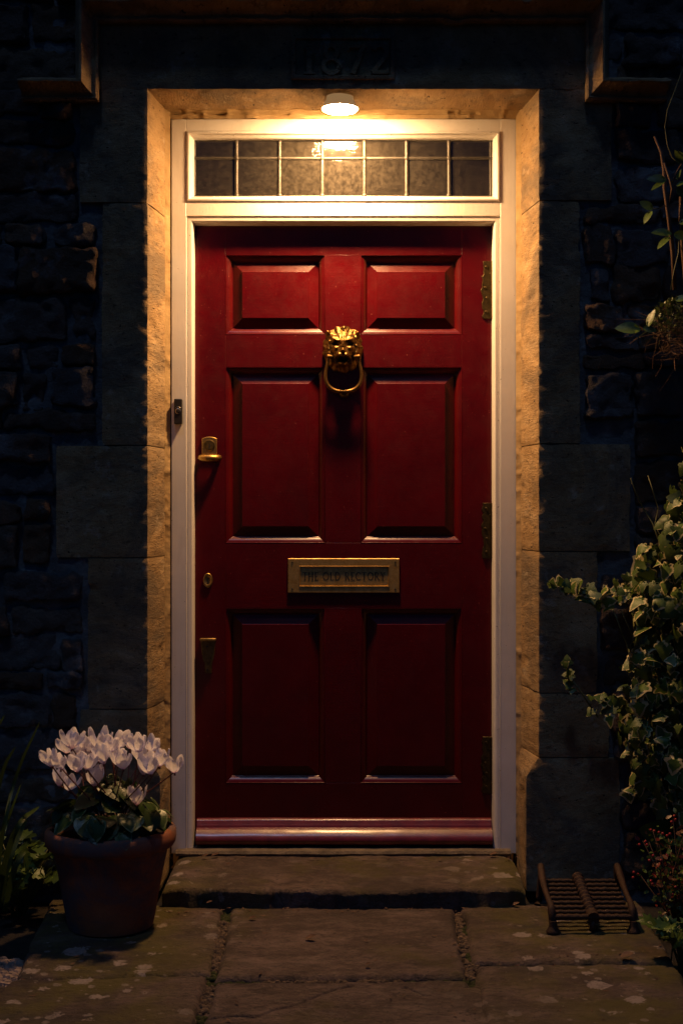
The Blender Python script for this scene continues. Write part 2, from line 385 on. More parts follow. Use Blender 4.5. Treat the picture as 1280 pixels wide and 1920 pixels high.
# lintel
lx0, lx1 = xw(160), xw(1112); zt_l = zw(42); mb = MB()
ZS2 = zw(168)-.003; prof = [(.10, ZS2), (.0, ZS2), (YW-.003, zw(168)), (YW-.003, zt_l), (.05, zt_l)]
pts = resample(prof[:3], .008)[:-1]+resample(prof[2:4], .012)+[Vector(prof[4])]
nx = 170; rows = []
for i in range(nx+1):
    x = lx0+(lx1-lx0)*i/nx; row = []
    for k, p in enumerate(pts):
        a, b = pts[max(k-1, 0)], pts[min(k+1, len(pts)-1)]; t = (b-a).normalized(); n = Vector((-t.y, t.x))
        w_ = Vector((x, p.x, p.y)); d = stone_disp(w_, .7, 3); near = math.hypot(p.x-YW, p.y-zw(168))
        if near < .015: d -= (.015-near)*.2+max(0, fbm(w_, 45, 3))*.004
        q = p+n*d
        row.append(mb.add((x, q.x, q.y)))
    rows.append(row)
for A, B in zip(rows, rows[1:]):
    for k in range(len(A)-1): mb.f.append((A[k], A[k+1], B[k+1], B[k]))
for rw in (rows[0], rows[-1]): mb.f.append(tuple(rw))
lintel = mb.build('lintel', M['lime'], house, smooth=True, angle=50)

mb = MB()                                            # lime mortar fillets round the frame
for s in (-1, 1):
    def fil(a, b):
        z = ZG+.05+(ZS2-ZG-.05)*b; x = HW-.004+.016*a; q = Vector((x*s, 4, z))
        return (XC+s*x, -.004-.010*a-max(0, fbm(q, 25, 3))*.006, z)
    mb.grid(fil, 4, 420)
def fil2(a, b):
    x = XC-HW-.01+(2*HW+.02)*a; z = ZSOF-.003+(ZS2-ZSOF+.006)*b; q = Vector((x, 5, z))
    return (x, -.002-.010*b-max(0, fbm(q, 20, 3))*.008+(.012 if abs(b-.55+.25*noise.noise(Vector((x*7, 0, 1))))<.09 and noise.noise(Vector((x*3,3,1)))>-.2 else 0), z+(fbm(q, 35, 3)*.003 if b < .1 else 0))
mb.grid(fil2, 200, 9)
mb.build('mortar_fillet', M['fillet'], house, smooth=True)
# carved date: glyphs as strokes with serifs
def arc(cx, cz, rx, rz, a0, a1, n=14): return [(cx+rx*math.cos(R(a0+(a1-a0)*i/n)), cz+rz*math.sin(R(a0+(a1-a0)*i/n))) for i in range(n+1)]
TK, TN, SF = .15, .07, .05
GL = {
 'T': (.74, [(TK, [(.37,0),(.37,1)]), (TN, [(.02,.965),(.72,.965)]), (SF, [(.03,.84),(.03,1)]), (SF, [(.71,.84),(.71,1)]), (SF, [(.24,.02),(.50,.02)])]),
 'H': (.86, [(TK, [(.16,0),(.16,1)]), (TK, [(.70,0),(.70,1)]), (TN, [(.16,.53),(.70,.53)])]+[(SF, [(x-.13,z),(x+.13,z)]) for x in (.16,.70) for z in (.02,.98)]),
 'E': (.64, [(TK, [(.16,0),(.16,1)]), (TN, [(.16,.965),(.56,.965)]), (TN, [(.16,.52),(.48,.52)]), (TN, [(.16,.035),(.60,.035)]), (SF, [(.03,.98),(.16,.98)]), (SF, [(.03,.02),(.16,.02)]), (SF, [(.56,.84),(.56,1)]), (SF, [(.60,0),(.60,.17)])]),
 'O': (.96, [(.115, arc(.48,.5,.40,.46,0,360,28))]),
 'L': (.62, [(TK, [(.16,0),(.16,1)]), (TN, [(.16,.035),(.58,.035)]), (SF, [(.03,.98),(.29,.98)]), (SF, [(.58,0),(.58,.18)])]),
 'D': (.88, [(TK, [(.16,0),(.16,1)]), (.10, [(.16,.965)]+arc(.34,.5,.46,.465,90,-90,16)+[(.16,.035)]), (SF, [(.03,.98),(.16,.98)]), (SF, [(.03,.02),(.16,.02)])]),
 'R': (.80, [(TK, [(.16,0),(.16,1)]), (.09, [(.16,.965)]+arc(.34,.74,.24,.225,90,-90,12)+[(.16,.515)]), (.12, [(.36,.51),(.76,0)]), (SF, [(.03,.98),(.16,.98)]), (SF, [(.03,.02),(.29,.02)])]),
 'C': (.84, [(.115, arc(.48,.5,.40,.46,48,312,22)), (SF, [(.76,.70),(.76,.95)])]),
 'Y': (.78, [(TK, [(.39,0),(.39,.48)]), (.13, [(.39,.46),(.10,1)]), (TN, [(.39,.46),(.68,1)]), (SF, [(-.02,.98),(.22,.98)]), (SF, [(.56,.98),(.80,.98)]), (SF, [(.26,.02),(.52,.02)])]),
 '1': (.50, [(.18, [(.25,0),(.25,1)]), (.07, [(.25,.98),(.08,.84)]), (.07, [(.06,.03),(.44,.03)])]),
 '8': (.70, [(.14, arc(.35,.75,.20,.20,0,360,20)), (.15, arc(.35,.28,.27,.25,0,360,22))]),
 '7': (.66, [(.13, [(.06,.93),(.62,.93)]), (.16, [(.58,.93),(.22,0)]), (.06, [(.07,.78),(.07,.98)])]),
 '2': (.66, [(.15, arc(.33,.72,.23,.24,160,-30,16)+[(.08,.06)]), (.13, [(.06,.06),(.60,.06)]), (.06, [(.60,0),(.60,.2)])]),
 ' ': (.42, [])}
def write(mb, text, x0, z0, h, y0, y1, xs=1.0, gap=.10):
    x = x0
    for ch in text:
        wd, strokes = GL[ch]
        for k, (sw, pl) in enumerate(strokes):
            pl = [Vector((x+a*h*xs, z0+b*h)) for a, b in pl]; L, Rr = [], []
            for i, p in enumerate(pl):
                t = (pl[min(i+1, len(pl)-1)]-pl[max(i-1, 0)])
                t = t.normalized() if t.length > 1e-9 else Vector((1,0)); n = Vector((-t.y, t.x))*sw*h*.5
                L.append(p+n); Rr.append(p-n)
            yy = y0-k*.00004
            for i in range(len(pl)-1):
                mb.prism([tuple(L[i]), tuple(L[i+1]), tuple(Rr[i+1]), tuple(Rr[i])], yy, y1)
        x += (wd+gap)*h*xs
    return x
def width(text, h, xs=1.0, gap=.10): return sum((GL[c][0]+gap)*h*xs for c in text)-gap*h*xs
yl = YW-.003
mb = MB(); a, b = P(546, 150, yl), P(740, 66, yl)
mb.ring((a.x, b.x, a.z, b.z), [(0, .008), (0, -.006), (.012, -.009), (.016, .008)], yl)
panel = mb.build('date_panel', M['lime'], lintel, smooth=False, bevel=.002)
mb = MB(); hh = P(0, 84, yl).z-P(0, 140, yl).z; wd = width('1872', hh, 1.0, .16); tw = P(730, 0, yl).x-P(566, 0, yl).x
write(mb, '1872', P(566, 0, yl).x, P(0, 140, yl).z, hh, yl-.010, yl+.012, tw/wd, .16)
mb.build('date_numeral', M['lime'], lintel)
# hood mould (Tudor label) swept round the lintel with mitres
pp = [P(x, y, YW) for x, y in ((46,172),(166,172),(166,24),(1116,24),(1116,172),(1244,172))]
pp = [Vector((p.x, p.z)) for p in pp]; hwid = .0335
prof = [(-1, .01), (-1, -.028), (-.82, -.034), (-.70, -.030), (-.45, -.036), (-.15, -.058), (.05, -.082), (.12, -.088), (.30, -.088), (.36, -.080), (1, -.022), (1, .01)]
mb = MB(); rings = []
dirs = [(b-a).normalized() for a, b in zip(pp, pp[1:])]
path = []
for i, p in enumerate(pp):
    d0 = dirs[max(i-1, 0)]; d1 = dirs[min(i, len(dirs)-1)]
    n0, n1 = Vector((-d0.y, d0.x)), Vector((-d1.y, d1.x)); n = (n0+n1); n = n/ (n.length**2) * 2 if n.length > .01 else n1
    path.append((p, n))
dense = []
for (p, n), (p2, n2) in zip(path, path[1:]):
    k = max(2, int((p2-p).length/.012))
    for i in range(k): dense.append((p.lerp(p2, i/k), n.lerp(n2, i/k) if i == 0 else None, p2-p))
dense.append((path[-1][0], path[-1][1], None))
for p, n, d in dense:
    if n is None: dd = d.normalized(); n = Vector((-dd.y, dd.x))
    row = []
    for t, y in prof:
        q = p+n*t*hwid; w_ = Vector((q.x, YW+y, q.y)); dsp = stone_disp(w_, 1.0, 5)
        row.append(mb.add((q.x, YW+y-dsp, q.y+dsp*.6)))
    rings.append(row)
for A, B in zip(rings, rings[1:]):
    for k in range(len(prof)-1): mb.f.append((A[k], A[k+1], B[k+1], B[k]))
mb.f.append(tuple(rings[0])); mb.f.append(tuple(rings[-1][::-1]))
mb.build('hood_mould', M['lime'], house, smooth=True, angle=35)

# rubble masonry: rounded irregular stones in rough courses over a mortar bed
def rstone(mb, c, sz, r, res, amp, seed, rnd):
    sx, sy, sz_ = sz; mb.cur = {'rnd': rnd}
    for ax in range(3):
        for sg in (-1, 1):
            if ax == 1 and sg == 1: continue                      # back, buried in the wall
            u, v = [(1, 2), (0, 2), (0, 1)][ax]; dim = (sx, sy, sz_)
            nu = max(2, int(dim[u]/res)); nv = max(2, int(dim[v]/res))
            def fn(a, b):
                p = [0, 0, 0]; p[ax] = sg*dim[ax]/2; p[u] = (a-.5)*dim[u]; p[v] = (b-.5)*dim[v]; p = Vector(p)
                inn = Vector([max(-dim[k]/2+r, min(dim[k]/2-r, p[k])) for k in range(3)]); d = p-inn
                if d.length > 1e-9: d = d.normalized()*r
                q = inn+d; s = Vector(c)+q+Vector((seed, seed*.7, seed*1.3))
                nd = d.normalized() if d.length > 1e-9 else Vector((0,-1,0))
                e = fbm(s, 9, 3)*amp*1.1+fbm(s, 26, 5)*amp*1.0-abs(noise.noise(s*17))*amp*.9
                return Vector(c)+q+nd*e+Vector((fbm(s, 5, 2), 0, fbm(s+Vector((9,2,1)), 5, 2)))*amp*.9
            mb.grid(fn, nu, nv)
    mb.cur = {}
mb = MB(); rng = random.Random(3)
def outer(s, z):
    for zb, zt, o in OUT[s]:
        if zb <= z <= zt: return o
    return hw(160, -1) if s < 0 else hw(1112, 1)
for s in (-1, 1):
    z = ZG-.02
    while z < 3.3:
        h = rng.uniform(.05, .15); zc_ = z+h/2
        if zc_ > 2.56: x = -0.02
        else: x = max(outer(s, z+.012), outer(s, z+h-.012))+.012
        if z > 2.56 and s < 0: x = 0
        while x < 2.3:
            wd = rng.uniform(.07, .30)*(1.0 if x < 1.2 else 1.5); hh_ = h-rng.uniform(.004, .014)
            pr = rng.uniform(-.006, .020); vis = x < 1.12 and z < 2.7
            rstone(mb, (XC+s*(x+wd/2), YW+.05-pr, zc_+rng.uniform(-.008, .008)), (wd-.010, .10, hh_), min(.012, hh_*.2), .009 if vis else .035, .0105, rng.uniform(0, 60), rng.random())
            x += wd
        z += h
mb.build('rubble_wall', M['rubble'], house, smooth=True)
mb = MB()
def mort(x0, x1, z0, z1, res):
    def fn(a, b):
        x = x0+(x1-x0)*a; z = z0+(z1-z0)*b; q = Vector((x, 2.2, z))
        return (x, YW+.014-fbm(q, 10, 3)*.008-fbm(q, 40, 3)*.004, z)
    mb.grid(fn, max(2, int((x1-x0)/res)), max(2, int((z1-z0)/res)))
mort(XC-2.4, XC-1.1, ZG-.2, 3.3, .06); mort(XC-1.1, XC-HW-.05, ZG-.2, 3.3, .014); mort(XC+HW+.05, XC+1.1, ZG-.2, 3.3, .014); mort(XC+1.1, XC+2.4, ZG-.2, 3.3, .06)
mort(XC-HW-.05, XC+HW+.05, zt_l-.02, 3.3, .05)
mb.build('mortar_bed', M['mortar'], house, smooth=True)
mb = MB()                                            # backing core and the dark hall behind the door
mb.box((-2.4, -.15, ZG-.2), (XC-HW-.06, .35, 3.3)); mb.box((XC+HW+.06, -.15, ZG-.2), (2.4, .35, 3.3)); mb.box((XC-HW-.06, -.15, zt_l-.05), (XC+HW+.06, .35, 3.3))
mb.build('wall_core', M['mortar'], house)
mb = MB(); mb.box((-.95, .351, -.02), (.95, 3.0, 2.6)); hall = mb.build('hall_interior', M['plaster'], house)
bm = bmesh.new(); bm.from_mesh(hall.data)
bmesh.ops.delete(bm, geom=[f for f in bm.faces if abs(f.calc_center_median().y-.351) < .01], context='FACES'); bm.to_mesh(hall.data); bm.free()

# ---------------------------------------------------------------- white door frame with its leaded fanlight
frame = thing('door_frame', (XC, 0, 0), 'white painted timber door frame with leaded fanlight above the red door', 'door frame')
def rect(px0, py0, px1, py1, y=0.0):
    a, b = P(px0, py1, y), P(px1, py0, y); return (a.x, b.x, a.z, b.z)
x0, x1, zb_, zt_ = rect(321, 223, 968, 1598)
xi0, xi1 = P(350, 0).x, P(937, 0).x
zh, zt0, zt1 = P(0, 246).z, P(0, 378).z, P(0, 405).z
for a, b in ((x0, xi0), (xi1, x1)):
    mb = MB(); mb.box((a, 0, -.004), (b, .12, zt_)); mb.build('frame_jamb', M['white'], frame, bevel=.0025)
mb = MB(); mb.box((xi0, .0005, zh), (xi1, .12, zt_)); mb.build('frame_head', M['white'], frame, bevel=.0015)
mb = MB(); mb.box((xi0, .0005, zt1), (xi1, .12, zt0)); mb.build('transom', M['white'], frame, bevel=.0015)
mb = MB(); mb.ring((xi0, xi1, zt0, zh), [(0, -.001), (.0015, -.003), (.004, -.004), (.0075, -.0035), (.009, .002), (.011, .006), (.015, .009), (.019, .016), (.0205, .024), (.0205, .05)], 0)
mb.build('fanlight_moulding', M['white'], frame, smooth=True, angle=30)
mb = MB(); mb.ring((xi0, xi1, -.003, zt1), [(0, .0), (.0015, .004), (.003, .005), (.005, .003), (.012, .0045), (.017, .009), (.0195, .016), (.0205, .05), (.0205, .11)], 0, openbottom=True)
mb.build('door_stop_moulding', M['white'], frame, smooth=True, angle=30)
mb = MB()
def thr(p): return p+Vector((0, fbm(p, 9, 3)*.006 if p.y < 0 else 0, fbm(p, 14, 4)*.0016))
mb.extrude_x([(-.030, -.004), (-.034, .004), (-.028, .012), (.0, .0125), (.12, .013), (.12, -.004)], xi0-.03, xi1+.03, 90, thr)
mb.build('threshold', M['wood'], frame, smooth=True, angle=40)
# fanlight glazing
YGL = .032
fx0, fx1, fz0, fz1 = rect(362, 263, 922, 369, YGL)
cx = [P(x, 0, YGL).x for x in (365, 443.5, 524, 604, 683, 762, 841.5, 919)]; zr = P(0, 297, YGL).z
mb = MB()
def came(a, b, r):
    a, b = Vector(a), Vector(b); mb.tube([a, b], r, 8)
for i, x in enumerate(cx):
    came((x, YGL, fz0-.004), (x, YGL, fz1+.004), .0058 if 0 < i < 7 else .0035)
came((fx0, YGL, zr), (fx1, YGL, zr), .0050); came((fx0, YGL, fz0+.001), (fx1, YGL, fz0+.001), .0035); came((fx0, YGL, fz1-.001), (fx1, YGL, fz1-.001), .0035)
for x in cx[1:-1]:
    for z, r in ((zr, .0085), (fz0+.003, .0085), (fz1-.003, .007)):
        mb.lathe([(.0005, r*.95), (r*.5, r*.85), (r*.85, r*.5), (r, 0)], (x, YGL, z), 10, 'y')
came_o = mb.build('fanlight_lead', M['lead'], frame, smooth=True, angle=60)
GK = {2: 'hammered', 3: 'wavy'}; GM = {k: m_glass(k) for k in ('clear', 'hammered', 'wavy', 'reeded')}
for i in range(7):
    for lo, hi in ((fz0, zr), (zr, fz1)):
        k = GK.get(i, 'clear')
        if i == 5 and lo == fz0: k = 'reeded'
        mb = MB(); tl = [random.uniform(-.0012, .0012) for _ in range(4)]
        q = [mb.add((x, YGL+tl[j], z)) for j, (x, z) in enumerate(((cx[i], lo), (cx[i+1], lo), (cx[i+1], hi), (cx[i], hi)))]
        mb.f.append(tuple(q)); mb.build('pane', GM[k], came_o)

# ---------------------------------------------------------------- red front door
YD = .05
door = thing('front_door', P(924, 1588, YD), 'glossy dark red six panel front door with brass lion knocker and letter plate', 'door')
dx0, dx1, dz0, dz1 = rect(362.5, 417, 923.5, 1589, YD)
def dr(a, b, c, d): return rect(a, b, c, d, YD)
PX = [(423, 609), (676, 865)]; PY = [(478, 627), (688, 1018), (1140, 1468)]
panels = [dr(a, c, b, d) for (c, d) in PY for (a, b) in PX]
xl, xm0, xm1, xr = panels[0][0], panels[0][1], panels[1][0], panels[1][1]
mb = MB()
mb.box((dx0, YD, dz0), (xl, YD+.044, dz1)); mb.box((xr, YD, dz0), (dx1, YD+.044, dz1))
zs = [dz1, panels[0][3], panels[0][2], panels[2][3], panels[2][2], panels[4][3], panels[4][2], dz0]
for k in range(0, 8, 2): mb.box((xl, YD, zs[k+1]), (xr, YD+.044, zs[k]))
for k in range(1, 7, 2): mb.box((xm0, YD, zs[k+1]), (xm1, YD+.044, zs[k]))
mb.build('door_leaf', M['red'], door, bevel=.0007)
for r in panels:
    mb = MB()
    mb.ring(r, [(0, -.0004), (.0012, -.0006), (.0022, .0022), (.006, .0032), (.011, .0062), (.015, .0105), (.0165, .0115), (.0175, .016), (.020, .0185), (.022, .0187), (.050, .0085), (.0508, .0045), (.052, .0040)], YD, close=True)
    mb.build('door_panel', M['red'], door, smooth=True, angle=18)
# weatherboard along the foot
wa, wb = P(369, 1538, YD-.02), P(921, 1583, YD-.02); zt_, zb_ = wa.z, wb.z; H_ = zt_-zb_
prof = [(YD+.002, zt_+.004), (YD-.010, zt_+.001), (YD-.014, zt_-.003), (YD-.015, zt_-.011), (YD-.018, zt_-.014)]
nose = [(-.018, .70), (-.024, .685), (-.031, .62), (-.038, .535), (-.044, .445), (-.048, .36), (-.0505, .26), (-.050, .17), (-.046, .09), (-.040, .04)]
prof += [(YD+a-.002, zb_+H_*b) for a, b in nose]
prof += [(YD-.030, zb_), (YD-.006, zb_-.002), (YD+.002, zb_-.002)]
mb = MB(); mb.extrude_x(prof, wa.x, wb.x, 60, lambda p: p+Vector((0, fbm(p, 14, 3)*.0008, fbm(p, 11, 3)*.0008)))
mb.build('weatherboard', M['redsill'], door, smooth=True, angle=45)

# lion head knocker: sculpted relief
def gs(u, v, a, b, su, sv): return math.exp(-((u-a)/su)**2-((v-b)/sv)**2)
LC = P(642.5, 655, YD); LW, LH = .0625, .071
def lion_h(u, v):
    r = math.hypot(u, v*.93); th = math.atan2(v, u)
    h = .030*math.sqrt(max(0, 1-min(r, 1)**2.4))
    mane = max(0, min(1, (r-.64)/.10))
    h += mane*.0030*(math.cos(th*15+3.0*math.sin(r*6))+.5*math.cos(th*27+r*12))*(1-.4*r)
    h += .006*math.exp(-((r-.70)/.10)**2)
    f = max(0, 1-(abs(u)/.60)**2.8-(abs(v-.03)/.68)**3.2)
    h += .016*f**.5 if f > 0 else 0                                                     # face plate
    for s in (-1, 1):
        h += .006*gs(u, v, s*.29, .32, .22, .075)                                     # brow
        h -= .016*gs(u, v, s*.315, .175, .15, .075)                                  # eye socket
        h += .007*gs(u, v, s*.31, .165, .068, .042)                                   # eyeball
        h += .006*gs(u, v, s*.38, -.02, .12, .11)                                     # cheek
        h += .013*gs(u, v, s*.16, -.31, .145, .115)                                   # muzzle pad
        h += .026*gs(u, v, s*.72, .64, .12, .13) - .014*gs(u, v, s*.74, .60, .05, .06)  # ear
        h -= .004*gs(u, v, s*.07, .36, .025, .10)                                     # frown lines
        h -= .007*gs(u, v, s*.50, -.30, .06, .22)                                     # crease behind the jaw
    h += .012*gs(u, v, 0, .14, .105, .30)                                              # bridge of the nose
    h += .013*gs(u, v, 0, -.13, .15, .075)                                             # nose
    h -= .006*gs(u, v, 0, -.27, .022, .08)
    h -= .030*gs(u, v, 0, -.50, .25, .070)                                             # open mouth
    h += .016*gs(u, v, 0, -.67, .19, .085)                                             # lower jaw
    h += .012*gs(u, v, 0, .92, .15, .09)                                               # curl on the brow
    for k in range(-3, 4): h += .0022*gs(u, v-.9*u*u, k*.13, .72, .035, .10)           # forelock strands
    return h
mb = MB(); NR, NT = 74, 170
def lion_fn(a, b):
    th = 2*math.pi*a; r = b
    k = 1+.025*math.cos(th*13+.6)+.015*math.sin(th*21)+.10*(math.exp(-((th-.72)/.16)**2)+math.exp(-((th-2.42)/.16)**2))
    if -2.3 < th-2*math.pi < -.84 or (3.98 < th < 5.44): k *= 1.03
    u, v = r*k*math.cos(th), r*k*math.sin(th)
    return (LC.x+u*LW, YD-.004-lion_h(u/k, v/k)*(1 if r < .98 else .2), LC.z+v*LH)
mb.grid(lion_fn, NT, NR, wrap=True)
lion = mb.build('lion_knocker', M['lionbrass'], door, smooth=True)
def zpx(zx, zy, y): return P(560+zx/7.53, 580+zy/7.53, y)
mb = MB(); yr = YD-.034
ring_px = [(432,668),(418,700),(404,760),(386,850),(374,930),(380,1000),(402,1060),(450,1115),(520,1152),(620,1166)]
ring_px += [(1262-x, y) for x, y in ring_px[-2::-1]]
pts = [zpx(x, y, yr) for x, y in ring_px]
for _ in range(2):
    n = [pts[0]]
    for a, b in zip(pts, pts[1:]): n += [a*.75+b*.25, a*.25+b*.75]
    pts = n+[pts[-1]]
L_ = len(pts); mb.tube(pts, [.0038+.0026*math.sin(math.pi*i/(L_-1)) for i in range(L_)], 14)
mb.build('knocker_ring', M['lionbrass'], lion, smooth=True, angle=60)
mb = MB()
for s in (-1, 1):
    c = zpx(632+s*196, 668, yr); mb.tube([c+Vector((-s*.012, .004, -.001)), c, c+Vector((s*.006, -.001, 0)), c+Vector((s*.008, 0, 0))], [.0055, .0065, .0072, .004], 12)
mb.build('ring_pivot', M['lionbrass'], lion, smooth=True, angle=60)
mb = MB(); c = zpx(640, 1185, YD); mb.lathe([(.0145, 0), (.0145, .006), (.012, .010), (.006, .0125), (.0005, .013)], c, 24, 'y')
mb.build('strike_plate', M['old_brass'], lion, smooth=True, angle=50)
# letter plate
a0, a1, b0, b1 = dr(540, 1047, 748, 1111); i0, i1, j0, j1 = dr(561, 1061, 729.5, 1100)
mb = MB(); ins = [(0, .001), (0, -.0045), (.0012, -.006), (.030, -.0062)]
mb.ring((a0, a1, b0, b1), [(0, .001), (0, -.0045), (.0012, -.006)], YD)
fr = [mb.add(p) for p in ((a0+.0012, YD-.006, b0+.0012), (a1-.0012, YD-.006, b0+.0012), (a1-.0012, YD-.006, b1-.0012), (a0+.0012, YD-.006, b1-.0012))]
fi = [mb.add(p) for p in ((i0, YD-.006, j0), (i1, YD-.006, j0), (i1, YD-.006, j1), (i0, YD-.006, j1))]
for k in range(4): mb.f.append((fr[k], fr[(k+1) % 4], fi[(k+1) % 4], fi[k]))
mb.ring((i0, i1, j0, j1), [(0, -.006), (0.0006, -.0078), (.0020, -.0078), (.0028, -.004), (.003, .002)], YD)
lp = mb.build('letter_plate', M['platebrass'], door)
mb = MB(); mb.ring((i0+.003, i1-.003, j0+.003, j1-.003), [(0, 0), (0, -.003), (.0015, -.0036)], YD, close=True)
mb.build('letter_flap', M['platebrass'], lp)
mb = MB(); ty = YD-.0036; hh = P(0, 1073, ty).z-P(0, 1088, ty).z; tx0, tx1 = P(567, 0, ty).x, P(722, 0, ty).x
txt = 'THE OLD RECTORY'; wd = width(txt, hh, 1, .13); write(mb, txt, tx0, P(0, 1088, ty).z, hh, ty-.0004, ty+.001, (tx1-tx0)/wd, .13)
mb.build('lettering', M['enamel'], lp)
mb = MB()
for x in (548, 740.5):
    for y in (1054, 1104):
        mb.lathe([(.0025, 0), (.0022, .0016), (.0005, .002)], P(x, y, YD-.006), 10, 'y')
mb.build('plate_screw', M['enamel'], lp)
# cylinder lock with finger pull
c0, c1, e0, e1 = dr(379, 821, 407, 860)
mb = MB(); poly = [(c0, e0), (c1, e0), (c1, e1-.002), ((c0+c1)/2+.012, e1+.002), ((c0+c1)/2, e1+.0035), ((c0+c1)/2-.012, e1+.002), (c0, e1-.002)]
mb.prism(poly, YD-.006, YD+.001)
pull = [P(375, 858, YD-.012), P(378, 858.5, YD-.022), P(393.5, 858, YD-.026), P(409, 858.5, YD-.022), P(412, 858, YD-.012)]
lock = mb.build('cylinder_lock', M['brass'], door, bevel=.0015)
mb = MB(); mb.tube([P(376, 858, YD), P(376, 858, YD-.012), P(381, 859, YD-.022), P(393.5, 859, YD-.026), P(406, 859, YD-.022), P(411, 858, YD-.012), P(411, 858, YD)], [.0075, .0085, .0105, .0115, .0105, .0085, .0075], 12)
mb.build('finger_pull', M['brass'], lock, smooth=True, angle=60)
mb = MB(); c = P(393, 835, YD-.006); mb.lathe([(.0175, -.001), (.0175, .002), (.0155, .0028), (.0150, .0012), (.0140, .0012), (.0135, .0024), (.0005, .0026)], c, 28, 'y')
mb.build('lock_barrel', M['old_brass'], lock, smooth=True, angle=30)
mb = MB(); x, z = c.x, c.z; mb.prism([(x-.0014, z-.011), (x+.0014, z-.011), (x+.0018, z+.004), (x-.0018, z+.004)], YD-.0088, YD-.0084); mb.build('keyhole', M['enamel'], lock)
# oval keyhole plate
c = P(390, 1088, YD); mb = MB()
for k in range(1): 
    prof = [(1.0, 0), (1.0, .003), (.93, .0048), (.78, .0052), (.62, .0040), (.5, .0030), (.02, .0030)]
    rings = []
    for r, h in prof: rings.append([mb.add((c.x+.0150*r*math.cos(2*math.pi*i/28), YD-h, c.z+.0225*r*math.sin(2*math.pi*i/28))) for i in range(28)])
    for A, B in zip(rings, rings[1:]):
        for i in range(28): mb.f.append((A[i], A[(i+1) % 28], B[(i+1) % 28], B[i]))
    mb.f.append(tuple(rings[-1]))
kp = mb.build('keyhole_plate', M['brass'], door, smooth=True, angle=30)
mb = MB(); mb.prism([(c.x+.0042*math.cos(R(k*30)), c.z+.005+.0042*math.sin(R(k*30))) for k in range(12)], YD-.0036, YD-.0032)
mb.prism([(c.x-.0034, c.z-.011), (c.x+.0034, c.z-.011), (c.x+.0028, c.z+.004), (c.x-.0028, c.z+.004)], YD-.0037, YD-.0033); mb.build('keyhole', M['enamel'], kp)
# tapered latch bracket
def zp4(x, y, yy=YD): return P(340+x/7.38, 1040+y/7.38, yy)
ol = [(268,1152),(482,1152),(478,1185),(465,1300),(462,1380),(440,1470),(424,1510),(424,1640),(328,1640),(328,1510),(300,1450),(285,1380),(272,1240)]
mb = MB(); mb.prism([(zp4(x, y).x, zp4(x, y).z) for x, y in ol], YD-.004, YD+.001)
br = mb.build('latch_bracket', M['old_brass'], door, bevel=.0012)
a, b = zp4(266, 1185), zp4(484, 1152); mb = MB(); mb.box((a.x, YD-.022, a.z), (b.x, YD+.001, b.z)); mb.build('bracket_lip', M['brass'], br, bevel=.0012)
mb = MB()
for x, y, r in ((360,1270,.0032), (362,1595,.0026)): mb.lathe([(r, 0), (r, .0012), (.0004, .0016)], zp4(x, y, YD-.004), 12, 'y')
mb.build('bracket_screw', M['enamel'], br)
# hinges: worn leaf with knuckles
hr = random.Random(5)
for (ya, yb) in ((490, 598), (943, 1047), (1381, 1487)):
    mb = MB(); A = P(904.5, ya, YD); B = P(924, yb, YD); n = 22; pl = []
    for i in range(n+1):
        t = i/n; pl.append((A.x+hr.uniform(-.004, .003)*(1 if 0 < i < n else .4)-(.004 if .35 < t < .55 else 0), A.z+(B.z-A.z)*t))
    pl = [(B.x, A.z)]+pl+[(B.x, B.z)]; mb.prism(pl, YD-.005, YD+.001)
    hg = mb.build('hinge', M['hinge'], door, bevel=.0012)
    mb = MB(); hgt = A.z-B.z
    for t, dx in ((.10, .010), (.22, .024), (.46, .007), (.64, .012), (.88, .010)):
        mb.lathe([(.0042, 0), (.0040, .0022), (.0024, .0032), (.0004, .0034)], (A.x+dx, YD-.005, A.z-hgt*t), 12, 'y')
    mb.build('hinge_screw', M['hinge'], hg, smooth=True, angle=50)
    mb = MB(); k = 5
    for i in range(k):
        z0_ = A.z-hgt*i/k-.0008; z1_ = A.z-hgt*(i+1)/k+.0008; mb.tube([(B.x-.004, YD-.007, z0_), (B.x-.004, YD-.007, z1_)], .0058, 12)
    mb.build('hinge_knuckle', M['hinge'], hg, smooth=True, angle=50)

# ---------------------------------------------------------------- bell push and porch lamp
bell = thing('doorbell', P(334, 795, 0), 'small black rectangular bell push with round button on the white frame', 'doorbell')
a0, a1, b0, b1 = rect(327, 748, 342, 795, -.01)
mb = MB(); mb.box((a0, -.018, b0), (a1, .0002, b1)); mb.build('bell_case', M['black'], bell, bevel=.0025, seg=3)
c = P(334, 771, -.018); mb = MB(); mb.lathe([(.0085, -.001), (.0085, .0015), (.0074, .002), (.0070, .0005)], c, 26, 'y'); mb.build('button_ring', M['chrome'], bell, smooth=True, angle=40)
mb = MB(); mb.lathe([(.0068, -.001), (.0066, .002), (.0045, .0028), (.0004, .0030)], c, 24, 'y'); mb.build('button', M['black'], bell, smooth=True, angle=50)
mb = MB(); pts = [c+Vector((.0095*math.cos(R(a)), 0, .004+.0095*math.sin(R(a)))) for a in range(35, 146, 10)]; mb.tube(pts, .0007, 6); mb.build('button_arc', M['chrome'], bell)
LZ = 2.246; LP = Vector((P(637, 215, -.137).x, -.137, LZ))
lamp = thing('porch_light', (LP.x, LP.y, ZS2), 'lit round porch light fixed under the stone lintel above the fanlight', 'lamp')
def emis(name, k):
    m, t, b = mat(name); t.nodes.remove(b); e = N(t, 'ShaderNodeEmission'); e.inputs[0].default_value = (*LAMP_COL, 1); e.inputs[1].default_value = k
    t.links.new(e.outputs[0], t.nodes['Material Output'].inputs[0]); return m
